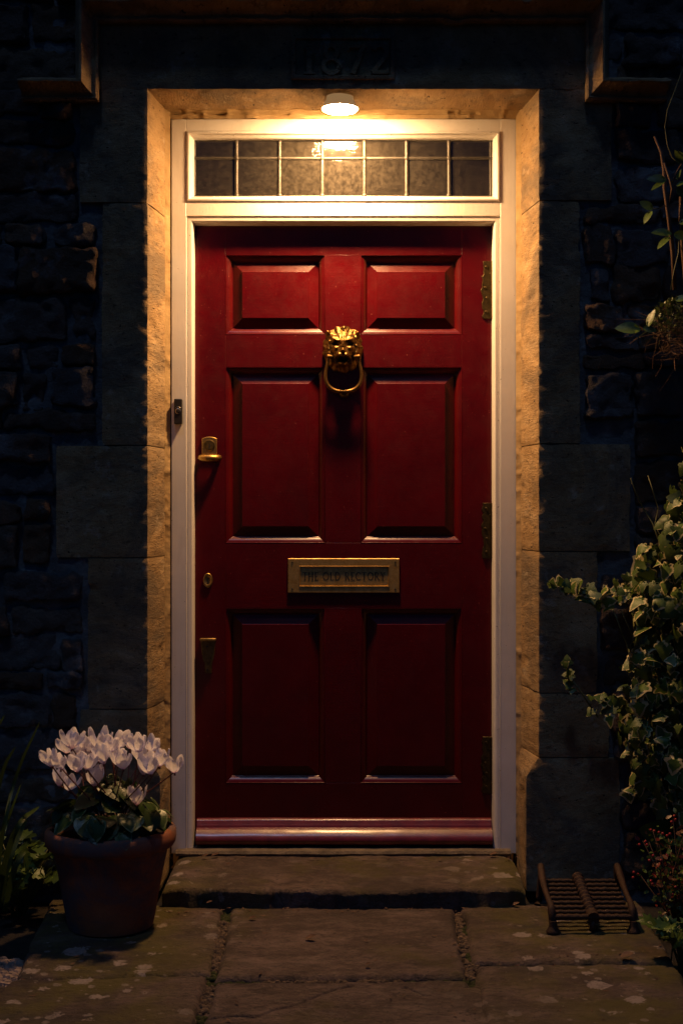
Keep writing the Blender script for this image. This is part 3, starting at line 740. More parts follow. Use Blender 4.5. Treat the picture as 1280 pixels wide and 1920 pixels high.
mb = MB(); mb.lathe([(.040, ZS2+.012), (.040, ZS2-.006), (.0530, LZ+.0018), (.0555, LZ+.0004), (.0555, LZ-.0022), (.0537, LZ-.0022), (.0534, LZ-.0004), (.001, LZ-.0004)], (LP.x, LP.y, 0), 44)
mb.build('lamp_fitting', emis('fitting_glow', .25), lamp, smooth=True, angle=40)  # lamp fitting, given an added glow so it blends with the lit soffit
mb = MB(); mb.lathe([(.0005+.0530*math.cos(R(a)), LZ-.0006+.0125*math.sin(R(a))) for a in range(0, -91, -9)], (LP.x, LP.y, 0), 44)
mb.build('diffuser', M['emit'], lamp, smooth=True)

# ---------------------------------------------------------------- ground, path, doorstep
mb = MB(); mb.grid(lambda a, b: (-60+120*a, -60+60.2*b, ZG-.045), 8, 8); struct(mb.build('ground', M['soil']))
flags = []
def fl(*q): return [G(*p) for p in q]
FQ = [fl((433,1702),(850,1702),(875,1828),(406,1831)), fl((401,1839),(878,1835),(902,1960),(366,1960)),
      fl((95,1680),(419,1702),(393,1822),(28,1832)), fl((18,1838),(389,1829),(352,1960),(-110,1960)),
      fl((864,1702),(1195,1684),(1262,1800),(887,1802)), fl((891,1811),(1268,1807),(1345,1960),(915,1960))]
CR = [[G(478,1906), G(520,1893), G(566,1880), G(600,1863), G(655,1845)], [G(762,1850), G(788,1864), G(822,1868), G(833,1886)], [G(395,1905), G(440,1903), G(478,1906)]]
rows_y = [-.985, -1.62, -2.3, -3.0, -3.7, -4.4]
fr_ = random.Random(11)
for ya, yb in zip(rows_y, rows_y[1:]):
    xs_ = [-.93+fr_.uniform(-.05,.05), -.33+fr_.uniform(-.06,.06), .32+fr_.uniform(-.06,.06), .95+fr_.uniform(-.05,.05)]
    for a, b in zip(xs_, xs_[1:]):
        FQ.append([Vector((a+.012, ya-.012, ZG)), Vector((b-.012, ya-.012, ZG)), Vector((b-.01, yb+.012, ZG)), Vector((a+.012, yb+.012, ZG))])
mb = MB()
for qi, q in enumerate(FQ):
    near = qi < 6; n = 170 if qi == 1 else 130 if qi == 0 else (90 if near else 14); dz = [.0, -.004, -.003, .003, -.002, .002][qi] if near else fr_.uniform(-.005, .004)
    def fn(a, b):
        p = (q[0]*(1-a)+q[1]*a)*(1-b)+(q[3]*(1-a)+q[2]*a)*b
        e = min(a, 1-a, b, 1-b); s = p+Vector((qi*5.3, 0, 0))
        w_ = max(0, 1-e*9)
        p = p+Vector((noise.noise(s*14)*.010+noise.noise(s*45)*.004, noise.noise(s*14+Vector((7,3,1)))*.012+noise.noise(s*45+Vector((2,9,1)))*.004, 0))*w_
        z = dz+fbm(s, 3.5, 3)*.0045+fbm(s, 22, 4)*.0022+fbm(s, 70, 3)*.001
        dm = e*.6
        if dm < .016: z -= (.016-dm)**2/.016*.9
        if qi == 1:
            for cr in CR:
                for c0_, c1_ in zip(cr, cr[1:]):
                    pp_ = p+Vector((fbm(p, 30, 3)*.006, fbm(p+Vector((3,3,3)), 30, 3)*.006, 0))
                    d_ = c1_-c0_; t = max(0, min(1, (pp_-c0_).dot(d_)/d_.length_squared)); dist = (pp_-c0_-d_*t).length
                    if dist < .009: z -= (.009-dist)*2.2
        return (p.x, p.y, ZG+z)
    g = mb.grid(fn, n, n)
    border = [g[0][i] for i in range(n+1)]+[g[j][n] for j in range(1, n+1)]+[g[n][i] for i in range(n-1, -1, -1)]+[g[j][0] for j in range(n-1, 0, -1)]
    low = [mb.add((mb.v[i][0], mb.v[i][1], ZG-.05)) for i in border]; L_ = len(border)
    for k in range(L_): mb.f.append((border[k], border[(k+1) % L_], low[(k+1) % L_], low[k]))
struct(mb.build('path', M['flag'], smooth=True, angle=60))
# doorstep, worn hollow along its nose
sx0, sx1 = P(303, 0, -.40).x, P(990, 0, -.40).x
mb = MB(); pr = resample([(.02, -.003), (-.394, -.003), (-.402, -.010), (-.398, ZG-.02)], .008); rows = []
for i in range(171):
    x = sx0+(sx1-sx0)*i/170; row = []; ex = min(i, 170-i)/170
    for p in pr:
        s = Vector((x, p.x, p.y)); front = max(0, min(1, (-p.x-.20)/.20))
        chip = max(0, noise.noise(Vector((x*9, 2.7, 0)))-.08)*.13*front+max(0, noise.noise(Vector((x*26, 1.7, 0)))-.15)*.040*front
        wear = front*(.006*math.exp(-((x)/.28)**2)); rnd_ = (.010*max(0, 1-ex*30))*front
        row.append(mb.add((x, p.x+chip+fbm(s, 18, 3)*.005*front+rnd_, p.y-wear+fbm(s, 5, 3)*.0035+fbm(s, 30, 4)*.0022-chip*.25-(.012*max(0, 1-ex*25)**2))))
    rows.append(row)
for A, B in zip(rows, rows[1:]):
    for k in range(len(A)-1): mb.f.append((A[k], A[k+1], B[k+1], B[k]))
for rw in (rows[0], rows[-1]): mb.f.append(tuple(rw))
tag(mb.build('doorstep', M['flag'], smooth=True, angle=60), 'low worn stone doorstep with mossy ends and broken front edge under the red door', 'doorstep')
# moss, grit in the joints
def chip(mb, p, r, rg, flat=.6):
    b = rg.uniform(0, 6.28); base = []; nseg = 5
    for lvl, (k, h) in enumerate(((1, 0), (.95, .5*flat), (.5, 1.0*flat))):
        base.append([mb.add(p+Vector((r*k*math.cos(b+6.283*i/nseg)*rg.uniform(.75,1.15), r*k*math.sin(b+6.283*i/nseg)*rg.uniform(.6,1.0), r*h))) for i in range(nseg)])
    for A, B in zip(base, base[1:]):
        for i in range(nseg): mb.f.append((A[i], A[(i+1) % nseg], B[(i+1) % nseg], B[i]))
    mb.f.append(tuple(base[-1]))
rg = random.Random(2); mg, mm = MB(), MB()
joints = [((426,1704),(398,1830),.020,160), ((396,1832),(358,1960),.020,150), ((857,1704),(882,1820),.016,150), ((885,1815),(908,1960),.018,150), ((405,1834),(876,1831),.008,150), ((890,1806),(1265,1803),.008,110), ((30,1835),(390,1826),.008,90), ((305,1702),(990,1702),.008,110)]
for a, b, wd_, n in joints:
    A, B = G(*a), G(*b)
    for _ in range(n*2):
        t = rg.random(); p = A.lerp(B, t)+Vector((rg.gauss(0, wd_*.4), rg.gauss(0, wd_*.3), 0)); p.z = ZG-.022+rg.uniform(0, .008)
        ms = noise.noise(p*7) > -.05
        chip(mm if ms else mg, p, rg.uniform(.003, .009) if ms else rg.uniform(.003, .011), rg, .8)
o = mg.build('joint_grit', M['grit']); tag(o, 'brown grit and broken chips in the joints between the flagstones', 'grit', kind='stuff')
o = mm.build('joint_moss', M['moss'], smooth=True); tag(o, 'dark green moss in the joints between the flagstones', 'moss', kind='stuff')
lt = MB()
for _ in range(210):
    e = rg.random(); px, py = (rg.uniform(305, 985), rg.uniform(1702, 1712)) if e < .3 else ((rg.uniform(310, 980), rg.uniform(1606, 1612)) if e < .5 else (rg.uniform(40, 1260), rg.uniform(1715, 1918)))
    z = .002 if py < 1660 else ZG+.002; p = G(px, py, z); a = rg.uniform(0, 6.283); d = Vector((math.cos(a), math.sin(a), 0)); L = rg.uniform(.003, .010); n = Vector((-d.y, d.x, 0))*L*rg.uniform(.2, .5)
    q = [lt.add(p+d*L+Vector((0,0,rg.uniform(0,.003)))), lt.add(p+n), lt.add(p-d*L+Vector((0,0,rg.uniform(0,.003)))), lt.add(p-n)]; lt.f.append(tuple(q))
tag(lt.build('leaf_litter', M['dead']), 'tiny dark crumbs of leaf litter scattered over the step and flagstones', 'litter', kind='stuff')
mg = MB()
for _ in range(520):
    p = G(rg.uniform(-60, 42), rg.uniform(1775, 1900)); p.z = ZG-.035
    if p.x < G(34 - (p.y+.8)*0, 1835).x+.0: chip(mg, p, rg.uniform(.006, .018), rg, .9)
o = mg.build('border_gravel', M['pebble']); tag(o, 'pale broken stone chippings beside the paving at bottom left', 'gravel', kind='stuff')

# ---------------------------------------------------------------- leaves and plants
def frame_of(d, n):
    d = Vector(d).normalized(); n = Vector(n); s = d.cross(n)
    if s.length < 1e-3: s = d.cross(Vector((.3, 1, .2)))
    s.normalize(); n = s.cross(d).normalized(); return d, s, n
IVY = [(0,0),(.17,-.15),(.38,-.16),(.38,.0),(.60,.07),(.66,.24),(.46,.36),(.38,.50),(.24,.78),(0,1.02)]
OVAL = [(0,0),(.14,.06),(.26,.22),(.31,.42),(.27,.64),(.15,.85),(0,1)]
HEART = [(0,0),(.18,-.14),(.38,-.08),(.50,.14),(.50,.40),(.36,.68),(.16,.90),(0,1)]
LOBED = [(0,0),(.2,-.08),(.42,-.02),(.36,.14),(.60,.26),(.42,.40),(.56,.62),(.30,.62),(.30,.86),(.12,.80),(0,1)]
def leaf(mb, pos, d, n, size, shape, rnd, cup=.15, droop=.15, wide=1.0):
    d, s, n = frame_of(d, n); pos = Vector(pos)
    def pt(x, y, e):
        return mb.add(pos+(d*y+s*x*wide+n*(-cup*abs(x)*abs(x)*1.6*-1 - droop*y*y))*size, edge=e, rnd=rnd)
    mid = [pt(0, y, .0) for y in (0, .3, .62)]+[pt(0, shape[-1][1], .9)]
    cyy = .36
    for sg in (-1, 1):
        o = [pt(sg*x, y, 1.0) for x, y in shape[1:-1]]
        inn = [pt(sg*x*.55, cyy+(y-cyy)*.55, .5) for x, y in shape[1:-1]]
        for k in range(len(o)-1): mb.f.append((inn[k], o[k], o[k+1], inn[k+1]))
        mb.f.append((mid[0], o[0], inn[0])); mb.f.append((mid[3], inn[-1], o[-1]))
        k3 = len(inn)//3; k6 = 2*len(inn)//3
        for k in range(len(inn)-1):
            yy = (inn[k], inn[k+1]); m_ = 0 if k < k3 else (1 if k < k6 else 2)
            mb.f.append((mid[m_], inn[k], inn[k+1]))
        mb.f.append((mid[0], inn[k3], mid[1])); mb.f.append((mid[1], inn[k6], mid[2])); mb.f.append((mid[2], inn[-1], mid[3]))
def rvec(rg): return Vector((rg.gauss(0, 1), rg.gauss(0, 1), rg.gauss(0, 1)))

# terracotta pot
PC = Vector((G(208, 1735).x, -.566, ZG))
pot = thing('terracotta_pot', PC, 'weathered terracotta flower pot on the paving left of the doorstep', 'flower pot')
prof = [(.100, .0), (.112, .003), (.118, .03), (.128, .09), (.141, .16), (.151, .205), (.153, .212), (.166, .216), (.171, .224), (.173, .238), (.172, .254), (.166, .262), (.156, .263), (.150, .256), (.148, .235)]
mb = MB(); mb.lathe(prof, PC, 72, jit=lambda p: p*(1+fbm(p, 9, 2)*.006)); mb.build('pot_body', M['terra'], pot, smooth=True, angle=50)
mb = MB(); mb.lathe([(.149, .20), (.149, .236), (.08, .245), (.001, .246)], PC, 30); mb.build('compost', M['soil'], pot, smooth=True)
# cyclamen
cyc = thing('cyclamen', PC+Vector((0, 0, .24)), 'white flowering cyclamen with marbled dark green leaves growing in the terracotta pot', 'plant')
rg = random.Random(21)
def petal(mb, base, d, n, L, wdt, twist, rg):
    d, s, n = frame_of(d, n); nu, nv = 6, 8; g = []
    for j in range(nv+1):
        t = j/nv; wv = wdt*(math.sin(math.pi*min(1, t*.86+.10))**.75)*(.55+.6*t if t < .75 else 1.0); a = twist*t
        ss = s*math.cos(a)+n*math.sin(a); nn = n*math.cos(a)-s*math.sin(a)
        bend = -.10*L*math.sin(t*math.pi*.9)+.10*L*t*t
        g.append([mb.add(Vector(base)+d*L*t+ss*(i/nu-.5)*2*wv+nn*(bend+(((i/nu-.5)*2)**2)*wdt*.35+.05*wdt*math.sin(i*2.1+t*9)), edge=t) for i in range(nu+1)])
    for j in range(nv):
        for i in range(nu): mb.f.append((g[j][i], g[j][i+1], g[j+1][i+1], g[j+1][i]))
FL = [(135,1392,1),(125,1400,.8),(186,1392,1.1),(170,1400,.8),(225,1390,1.05),(210,1408,.9),(262,1398,1.05),(245,1392,.8),(285,1398,.9),(97,1425,1.0),(115,1430,.9),(150,1412,1.0),(145,1435,1.0),(163,1432,.9),(195,1420,1.0),(232,1430,1.1),(222,1420,.8),(265,1418,1.0),(283,1440,1.1),(300,1425,.9),(112,1462,1.0),(130,1470,.8),(178,1462,1.15),(328,1437,.95),(257,1497,1.0),(270,1440,.8),(208,1400,.9),(158,1396,.9)]
for (px, py, k) in FL:
    dep = PC.y+rg.uniform(-.10, .08) if py < 1425 else PC.y-rg.uniform(.04, .13)
    p = P(px, py+12, dep); mb = MB(); L = .052*k; tilt = Vector((rg.uniform(-.25, .25), -.25+rg.uniform(-.3, .2), 0)); ax = (Vector((0,0,1))+tilt).normalized()
    a0 = rg.uniform(0, 6.28)
    for i in range(5):
        a = a0+i*2*math.pi/5+rg.uniform(-.15, .15); out = Vector((math.cos(a), math.sin(a), 0)); d = (ax+out*rg.uniform(.15, .95)+Vector((0,0,.0))).normalized()
        petal(mb, p+out*.004, d, -out, L*rg.uniform(.9, 1.12), .0165*k*rg.uniform(.85, 1.15), rg.uniform(-.5, .5), rg)
    if (px, py) == (257, 1497): pass
    f = mb.build('flower', M['petal'], cyc, smooth=True)
    mb = MB(); root = PC+Vector((rg.uniform(-.05, .05), rg.uniform(-.05, .05), .245)); hk = p+Vector((0, 0, .004))
    midp = p.lerp(root, .5)+Vector((rg.uniform(-.012, .012), rg.uniform(-.012, .012), .012))
    pts = [root, root.lerp(midp, .5)+Vector((0,0,.004)), midp, midp.lerp(p, .6), p+Vector((0, 0, .003)), p+Vector((0,-.004,-.006))]
    mb.tube(pts, [.0020, .0019, .0018, .0017, .0019, .0032], 6); mb.build('flower_stem', M['stem'], f, smooth=True)
lrg = random.Random(9)
for k in range(66):
    a = lrg.uniform(0, 6.283); rr = (lrg.random()**.6)*.140 if k < 54 else lrg.uniform(.11, .158)
    out = Vector((math.cos(a), math.sin(a), 0)); p = PC+out*rr+Vector((0, 0, .368-(rr/.175)**2*.100+lrg.uniform(-.022, .016)))
    mb = MB(); n = Vector((out.x*.6+.25, out.y*.6, .9))+rvec(lrg)*.25; d = out*.9+rvec(lrg)*.4+Vector((0,0,-.35)); sz = lrg.uniform(.044, .068)
    leaf(mb, p-d.normalized()*sz*.4, d, n, sz, HEART, lrg.random(), cup=.12, droop=.30)
    mb.build('leaf', M['cyc'], cyc, smooth=True)

for k in range(34):                                   # older leaves spilling over the rim
    a = lrg.choice((lrg.uniform(-1.75, .5), lrg.uniform(-2.0, .3), lrg.uniform(-3.2, -2.2)))
    out = Vector((math.cos(a), math.sin(a), 0)); p = PC+out*lrg.uniform(.125, .172)+Vector((0, 0, lrg.uniform(.262, .312)))
    mb = MB(); n = Vector((out.x*.7+.2, out.y*.9, .75))+rvec(lrg)*.25; d = out+rvec(lrg)*.3+Vector((0,0,-.55)); sz = lrg.uniform(.034, .056)
    leaf(mb, p-d.normalized()*sz*.45, d, n, sz, HEART, lrg.random(), cup=.15, droop=.35)
    mb.build('leaf', M['cyc'], cyc, smooth=True)
# fire grate
FG = Vector((G(1108, 1720).x, -.49, ZG))
grate = thing('fire_grate', FG, 'small rusty cast iron fire grate with ribbed centre bar beside the doorstep', 'grate')
Yb, Yf = -.372, -.622
def gp(px, py, y): p = P(px, py, y); return p
barz = lambda y: .012+(y-Yb)/(Yf-Yb)*(-.028)
xLb, xRb = P(1020, 0, Yb).x, P(1152, 0, Yb).x; xLf, xRf = P(1036, 0, Yf).x, P(1184, 0, Yf).x
mb = MB()
for i in range(9):
    t = i/8; y = Yb+(Yf-Yb)*t; a = xLb+(xLf-xLb)*t; b = xRb+(xRf-xRb)*t; n = 26
    pts = [Vector((a+(b-a)*k/n, y, barz(y)+.0012*math.sin(k*2.4+i))) for k in range(n+1)]
    mb.tube(pts, [.0058+.0012*noise.noise(p*90) for p in pts] if i < 8 else .0075, 8)
mb.build('bar', M['iron'], grate, smooth=True, angle=60)
for s in (-1, 1):
    pb, pf = (1013, 1035) if s < 0 else (1156, 1186)
    pts = [P(pb, 1623, Yb), P(pb+(2 if s < 0 else 5), 1640, Yb-.05), P(pb+(6 if s < 0 else 12), 1662, Yb-.12), P(pb+(12 if s < 0 else 19), 1680, Yb-.19), P(pf-4, 1694, Yf+.02), P(pf-1, 1708, Yf+.004), P(pf, 1728, Yf), P(pf+1, 1741, Yf-.004)]
    mb = MB(); sm = pts
    for _ in range(2):
        n = [sm[0]]
        for a, b in zip(sm, sm[1:]): n += [a*.75+b*.25, a*.25+b*.75]
        sm = n+[sm[-1]]
    mb.tube(sm, [.0088+.0015*math.sin(i*.35) for i in range(len(sm))], 12); mb.build('side_rail', M['iron'], grate, smooth=True, angle=60)
    mb = MB(); f = Vector((P(pf, 1745, Yf).x, Yf-.006, ZG)); mb.lathe([(.0175, 0), (.018, .004), (.014, .009), (.0105, .018), (.0095, .03)], f, 18); mb.build('foot', M['iron'], grate, smooth=True, angle=60)
    mb = MB(); xb = P(pb-4 if s < 0 else pb+4, 0, Yb).x; top = P(pb, 1623, Yb)
    mb.tube([top, Vector((top.x-.001*s, Yb+.006, top.z-.03)), Vector((xb, Yb+.004, ZG+.02)), Vector((xb+s*.004, Yb-.006, ZG+.002))], [.009, .008, .0075, .010], 10); mb.build('back_leg', M['iron'], grate, smooth=True, angle=60)
A, B = P(1082, 1645, Yb-.01), P(1112, 1722, Yf-.006); n = 44; pts = [A.lerp(B, k/n) for k in range(n+1)]
mb = MB(); mb.tube(pts, [.0135+.0028*(1 if k % 4 < 2 else -1)*(1 if k < n-5 else 0)+(.003 if k >= n-5 else 0) for k in range(n+1)], 12)
mb.build('ribbed_bar', M['iron'], grate, smooth=True, angle=35)
mb = MB(); mb.tube([B+Vector((0,.01,-.008)), Vector((B.x-.004, B.y+.004, ZG+.001))], [.009, .007], 8); mb.build('centre_leg', M['iron'], grate, smooth=True)

# variegated ivy on the right
ivy = thing('ivy', P(1290, 1640, -.26)*1.0, 'variegated ivy with cream edged leaves climbing the wall right of the door', 'ivy')
ivy.location.z = ZG; bpy.context.view_layer.update(); ivy.matrix_world = Matrix.Translation(ivy.location)
rg = random.Random(33); ml, ms = MB(), MB()
def ivy_leaf(p, sz, hang=True, fresh=False):
    n = Vector((-.75+rg.gauss(0,.3), -.8+rg.gauss(0,.3), .6+rg.gauss(0,.3))); d = Vector((rg.gauss(-.25,.55), rg.gauss(-.1,.3), -1+rg.gauss(0,.5)))
    leaf(ml, p, d, n, sz, IVY, rg.random(), cup=rg.uniform(-.5, .15), droop=rg.uniform(.1, .5), wide=rg.uniform(.8, 1.05))
bounds = [(870,1258),(920,1250),(960,1242),(1000,1222),(1050,1188),(1085,1150),(1130,1165),(1170,1195),(1220,1175),(1265,1168),(1310,1128),(1350,1130),(1400,1160),(1440,1175),(1490,1195),(1540,1250)]
def left_at(y):
    for (a, xa), (b, xb) in zip(bounds, bounds[1:]):
        if a <= y <= b: return xa+(xb-xa)*(y-a)/(b-a)
    return 1280
cnt = 0
while cnt < 1050:
    py = rg.uniform(862, 1545); px = rg.uniform(1120, 1460); lx = left_at(py)
    if px < lx+rg.uniform(0, 26): continue
    dens = .45+.75*noise.noise(Vector((px*.012, py*.012, 3)))
    if rg.random() > dens+.35: continue
    dp = rg.uniform(.03, .16)+.10*min(1, (px-lx)/120)*rg.random()
    y = YW-dp; ivy_leaf(P(px, py, y), rg.uniform(.026, .053)*(1.2 if rg.random() < .12 else 1)); cnt += 1
def sprig(pts, sz, k):
    w_ = [P(x, y, YW-d) for x, y, d in pts]; ms.tube(w_, [.0022]*len(w_), 6)
    for i in range(k):
        t = (i+.3)/k*(len(w_)-1); a = int(t); p = w_[a].lerp(w_[min(a+1, len(w_)-1)], t-a)+rvec(rg)*.008
        n = Vector((-.2+rg.gauss(0,.4), -1, .9+rg.gauss(0,.4))); d = Vector((rg.gauss(-.3,.8), rg.gauss(-.2,.4), rg.gauss(.1,.7)))
        leaf(ml, p, d, n, sz*rg.uniform(.7, 1.25), IVY, rg.random(), cup=-.15, droop=.2)
sprig([(1038,1098,.13),(1060,1105,.12),(1085,1102,.11),(1118,1118,.10),(1160,1112,.09),(1210,1108,.08)], .036, 22)
sprig([(1095,1120,.12),(1120,1130,.11),(1150,1128,.10),(1190,1122,.08)], .034, 9)
sprig([(1068,1285,.10),(1062,1262,.11),(1066,1240,.12)], .026, 5)
sprig([(1120,1345,.08),(1090,1300,.09),(1072,1275,.10)], .024, 3)
sprig([(1230,1360,.05),(1165,1330,.09),(1125,1312,.12)], .034, 9)
sprig([(1240,1440,.05),(1190,1470,.09),(1180,1500,.10)], .034, 6)
for k in range(26):
    x = rg.uniform(1200, 1340); y = rg.uniform(1000, 1560); pts = [P(x, y, YW-.03)]
    for j in range(7):
        x += rg.uniform(-22, 14); y -= rg.uniform(15, 40); pts.append(P(x, y, YW-rg.uniform(.02, .12)))
    ms.tube(pts, [.0028, .0027, .0026, .0024, .0022, .002, .0018, .0014], 6)
ml.build('leaves', M['ivy'], ivy, smooth=True); ms.build('stem', M['vine'], ivy, smooth=True)

# climber at top right: bare twiggy stems with pointed leaves
cl = thing('climbing_plant', P(1275, 560, YW-.08), 'sparse climbing plant with bare red brown stems and pointed leaves on the upper right wall', 'climbing plant')
ms, ml, mv = MB(), MB(), MB(); D = YW-.16
def zp7(x, y, d=.16): return P(1080+x/2.91, 100+y/2.91, YW-d)
ms.tube([zp7(425,455,.12), zp7(462,540,.14), zp7(478,640,.15), zp7(480,740,.16), zp7(500,880,.16), zp7(512,975,.15), zp7(525,1100,.13), zp7(535,1290,.12)], [.003, .005, .0055, .0055, .006, .0062, .006, .006], 8)
ms.tube([zp7(478,600,.15), zp7(510,690,.17), zp7(520,740,.17), zp7(500,835,.16)], [.0035, .0035, .003, .003], 6)
ms.tube([zp7(572,760,.16), zp7(570,900,.16), zp7(575,1000,.16), zp7(600,1300,.14)], [.006, .0065, .0065, .007], 8)
ms.tube([zp7(600,560,.14), zp7(545,650,.15), zp7(515,720,.16)], [.0025, .0025, .002], 6)
mv.tube([zp7(600,40,.1), zp7(570,110,.12), zp7(530,220,.14), zp7(495,310,.15), zp7(482,400,.16), zp7(495,500,.16), zp7(520,565,.16), zp7(575,620,.15), zp7(630,660,.13)], .0017, 6)
mv.tube([zp7(560,980,.15), zp7(555,1090,.16), zp7(530,1190,.17), zp7(515,1290,.17)], .0014, 6)
mv.tube([zp7(490,830,.16), zp7(450,845,.18), zp7(415,850,.19)], .0014, 6)
for (x, y, dx, dz, s, dd) in ((415,850,-.9,.55,.042,.19),(410,860,-.7,-.9,.042,.19),(490,690,-1,.1,.055,.19),(480,700,-.9,-.45,.045,.2),(545,725,.8,.5,.036,.18),(545,735,.8,-.6,.048,.17),(520,985,-1,.15,.058,.19),(510,1000,-.9,-.7,.05,.2),(530,985,.9,-.2,.046,.17),(600,600,-.8,.7,.05,.16),(560,930,.9,.3,.05,.18),(550,690,.2,1,.03,.17),(590,640,.6,-.5,.04,.17),(350,1505,-1,.1,.072,.2),(360,1500,.9,-.1,.04,.2),(390,1490,.25,1,.05,.2),(540,1350,.9,.4,.04,.19),(600,1010,-.3,-1,.05,.15)):
    n = Vector((-1.0+rg.gauss(0,.2), -.62, .5+rg.gauss(0,.2))); leaf(ml, zp7(x, y, dd), (dx, -.12, dz), n, s, OVAL, rg.random(), cup=.3, droop=.15, wide=.95)
ms.build('woody_stem', M['twig'], cl, smooth=True); mv.build('tendril', M['vine'], cl, smooth=True); ml.build('leaves', M['green'], cl, smooth=True)
# mossy tangle below it
nest = thing('moss_tangle', P(1262, 680, YW-.12), 'mossy brown ball of dry twigs hanging on the wall under the climbing plant', 'dry plant')
mt, mg = MB(), MB(); c = P(1275, 612, YW-.14)
for k in range(330):
    q = rvec(rg).normalized()*rg.uniform(.55, 1.0); p = c+Vector((q.x*.085, q.y*.07, q.z*.085-.01)); pts = [p]; v = rvec(rg)*.008
    for j in range(4): v += rvec(rg)*.005; pts.append(pts[-1]+v)
    (mt if q.z < -.1 or rg.random() < .25 else mg).tube(pts, [.0011, .0010, .0009, .0007, .0004], 4, False)
for k in range(260):
    q = rvec(rg).normalized(); q.z = abs(q.z); p = c+Vector((q.x*.085, q.y*.07, q.z*.075)); leaf(mg, p, q+rvec(rg)*.7, rvec(rg), rg.uniform(.008, .018), OVAL, rg.random())
mt.build('twigs', M['twig'], nest); mg.build('moss', M['nestgreen'], nest)

# small red and green shrub, bottom right
sh = thing('shrub', G(1270, 1760), 'small shrub of tiny green and red leaves with red berries beside the fire grate', 'shrub')
ml, mr, mo, ms, mbz = MB(), MB(), MB(), MB(), MB(); base = G(1275, 1735)
for k in range(46):
    a = rg.uniform(0, 6.283); top = base+Vector((math.cos(a)*rg.uniform(.02, .20), math.sin(a)*.13*rg.random()-.03, rg.uniform(.10, .30))); mid = base.lerp(top, .55)+rvec(rg)*.012
    if P(1176, 0, top.y).x > top.x: continue
    pts = [base+rvec(rg)*.01, mid, top]; pts[0].z = ZG-.02; ms.tube(pts, [.003, .002, .001], 5)
    for i in range(26):
        t = rg.uniform(.25, 1); p = (pts[0].lerp(mid, t*2) if t < .5 else mid.lerp(top, t*2-1))+rvec(rg)*.013
        m_ = rg.random(); leaf(ml if m_ < .62 else (mr if m_ < .78 else mo), p, rvec(rg)+Vector((-.2,-.3,.4)), rvec(rg)+Vector((-.4,-.8,.8)), rg.uniform(.010, .021), OVAL, rg.random(), cup=.2)
    if rg.random() < .55:
        for i in range(3): mbz = MB(); mbz.lathe([(.0008, -.004), (.0035, -.002), (.004, 0), (.003, .003), (.0006, .004)], top+rvec(rg)*.009, 8); mbz.build('berry', M['berry'], sh, smooth=True)
ml.build('green_leaves', M['green'], sh, smooth=True); mr.build('red_leaves', M['redleaf'], sh, smooth=True); mo.build('russet_leaves', M['rust'], sh, smooth=True)
ms.build('stem', M['twig'], sh, smooth=True)
def clump(name, base, label, cat, n, spread, hgt, size, shape, m_, stem='vine', face=(-.2,-.7,.8), dirv=(0,0,0), seed=1, wide=1.0):
    rg = random.Random(seed); t = thing(name, base, label, cat); ml, ms = MB(), MB()
    for k in range(n):
        a = rg.uniform(0, 6.283); rr = rg.random()**.6; p = base+Vector((math.cos(a)*spread[0]*rr, math.sin(a)*spread[1]*rr, hgt*rg.uniform(.3, 1.0)))
        out = Vector((math.cos(a), math.sin(a)-.4, .2)); d = out+rvec(rg)*.4+Vector(dirv); nn = Vector(face)+rvec(rg)*.4
        leaf(ml, p, d, nn, size*rg.uniform(.65, 1.2), shape, rg.random(), cup=.15, droop=.3, wide=wide)
        b0_ = base+rvec(rg)*.01; b0_.z = ZG-.03; ms.tube([b0_, b0_.lerp(p, .6)+Vector((0,0,.02)), p], [.002, .0017, .0012], 5)
    ml.build('leaves', M[m_], t, smooth=True); ms.build('stem', M[stem], t, smooth=True)
clump('geranium', G(1278, 1795), 'low green plant with lobed leaves at the paving edge below the red shrub', 'plant', 30, (.07, .05), .10, .045, LOBED, 'green', seed=4)
clump('primrose', P(1300, 1600, YW-.14), 'broad leaved green plant between the ivy and the red berried shrub', 'plant', 12, (.10, .06), .06, .075, HEART, 'darkgreen', seed=5)
clump('herb', G(35, 1700)+Vector((0, .02, 0)), 'low bright green lobed leaf plant left of the terracotta pot', 'plant', 42, (.12, .10), .17, .06, LOBED, 'green', seed=6)
clump('undergrowth', G(10, 1690)+Vector((-.12, .06, 0)), 'dark low leafy plant in the border at the left edge', 'plant', 60, (.20, .12), .17, .06, OVAL, 'darkgreen', seed=8)
st = thing('strap_leaf_plant', G(-10, 1690), 'tall plant with long narrow arching strap leaves in the left border', 'plant'); rg = random.Random(15)
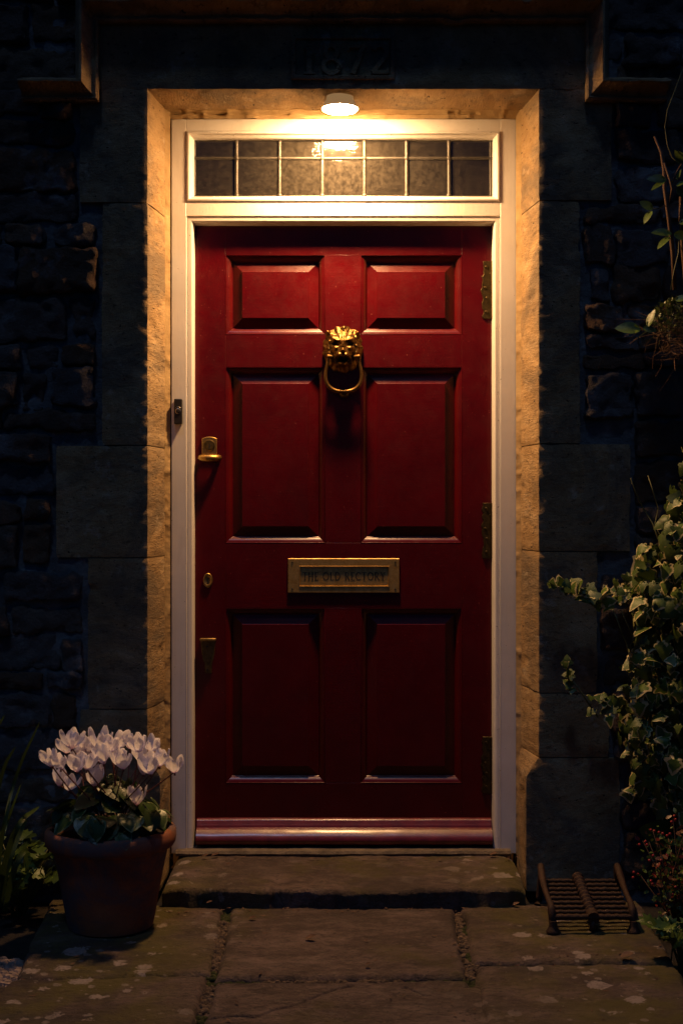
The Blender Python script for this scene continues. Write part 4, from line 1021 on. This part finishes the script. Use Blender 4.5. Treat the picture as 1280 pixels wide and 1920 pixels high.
def strap(pts, wd, name='leaf'):
    mb = MB(); w_ = [Vector(p) for p in pts]
    for _ in range(2):
        n = [w_[0]]
        for a, b in zip(w_, w_[1:]): n += [a*.75+b*.25, a*.25+b*.75]
        w_ = n+[w_[-1]]
    mb.cur = {'rnd': rg.random(), 'edge': .4}; L = len(w_); g = []
    for i, p in enumerate(w_):
        t = i/(L-1); d = (w_[min(i+1, L-1)]-w_[max(i-1, 0)]).normalized(); s = d.cross(Vector((.2,-1,.15))).normalized(); nn = s.cross(d)
        ww = wd*(1-t**3)*(.7+.3*t)+.0003
        g.append([mb.add(p+s*ww*.5+nn*ww*.12), mb.add(p), mb.add(p-s*ww*.5+nn*ww*.12)])
    for A, B in zip(g, g[1:]):
        for k in (0, 1): mb.f.append((A[k], A[k+1], B[k+1], B[k]))
    mb.build(name, M['strap'], st, smooth=True)
yb = -.50
for pts, wd in (([(-10,1700),(5,1560),(30,1450),(76,1352)], .012), ([(-20,1700),(-5,1600),(18,1530),(40,1470)], .010), ([(-5,1700),(10,1610),(35,1540),(75,1512)], .020), ([(0,1700),(15,1620),(38,1560),(52,1535)], .018), ([(-30,1700),(-20,1560),(5,1440),(30,1400)], .014), ([(10,1710),(22,1640),(45,1590),(70,1600)], .020), ([(-40,1700),(-45,1500),(-20,1390),(10,1340)], .014), ([(0,1700),(-3,1630),(4,1560),(20,1500)], .016)):
    strap([P(x, y, yb-rg.uniform(-.03, .08)*i) if i else P(x, y, yb) for i, (x, y) in enumerate(pts)], wd)

# fallen leaves, each its own
DL = [(583,1761,.030,'curled dark dead leaf lying in the middle of the centre flagstone'), (474,1724,.022,'small black dead leaf on the centre flagstone near its left joint'), (690,1810,.016,'tiny red brown dead leaf near the front edge of the centre flagstone'),
      (1175,1795,.034,'crumpled dark red dead leaf on the joint in front of the fire grate'), (393,1694,.018,'small red dead leaf at the foot of the doorstep near its left end'), (838,1697,.022,'flat red brown dead leaf at the foot of the doorstep near its right end'),
      (966,1698,.022,'brown dead leaf at the foot of the doorstep beside the fire grate'), (428,1622,.016,'small dark dead leaf on the mossy left half of the doorstep'), (404,1605,.024,'pale brown dead leaf against the threshold at its left end'), (385,1607,.022,'brown dead leaf by the left foot of the white door frame'), (925,1604,.026,'red brown dead leaf by the right foot of the white door frame')]
rg = random.Random(44)
for px, py, s, lab in DL:
    z = .003 if py < 1660 else ZG+.004; p = G(px, py, z); mb = MB(); a = rg.uniform(-.5, .5)
    leaf(mb, p+Vector((-s*.5*math.cos(a), -s*.5*math.sin(a), .002)), (math.cos(a), math.sin(a), .10), (rg.uniform(-.2,.2), -.25, 1), s, OVAL, rg.random(), cup=.9, droop=-.25, wide=1.0)
    o = mb.build('fallen_leaf', M['dead'], smooth=True); tag(o, lab, 'dead leaf', 'fallen leaves on the step and paving')
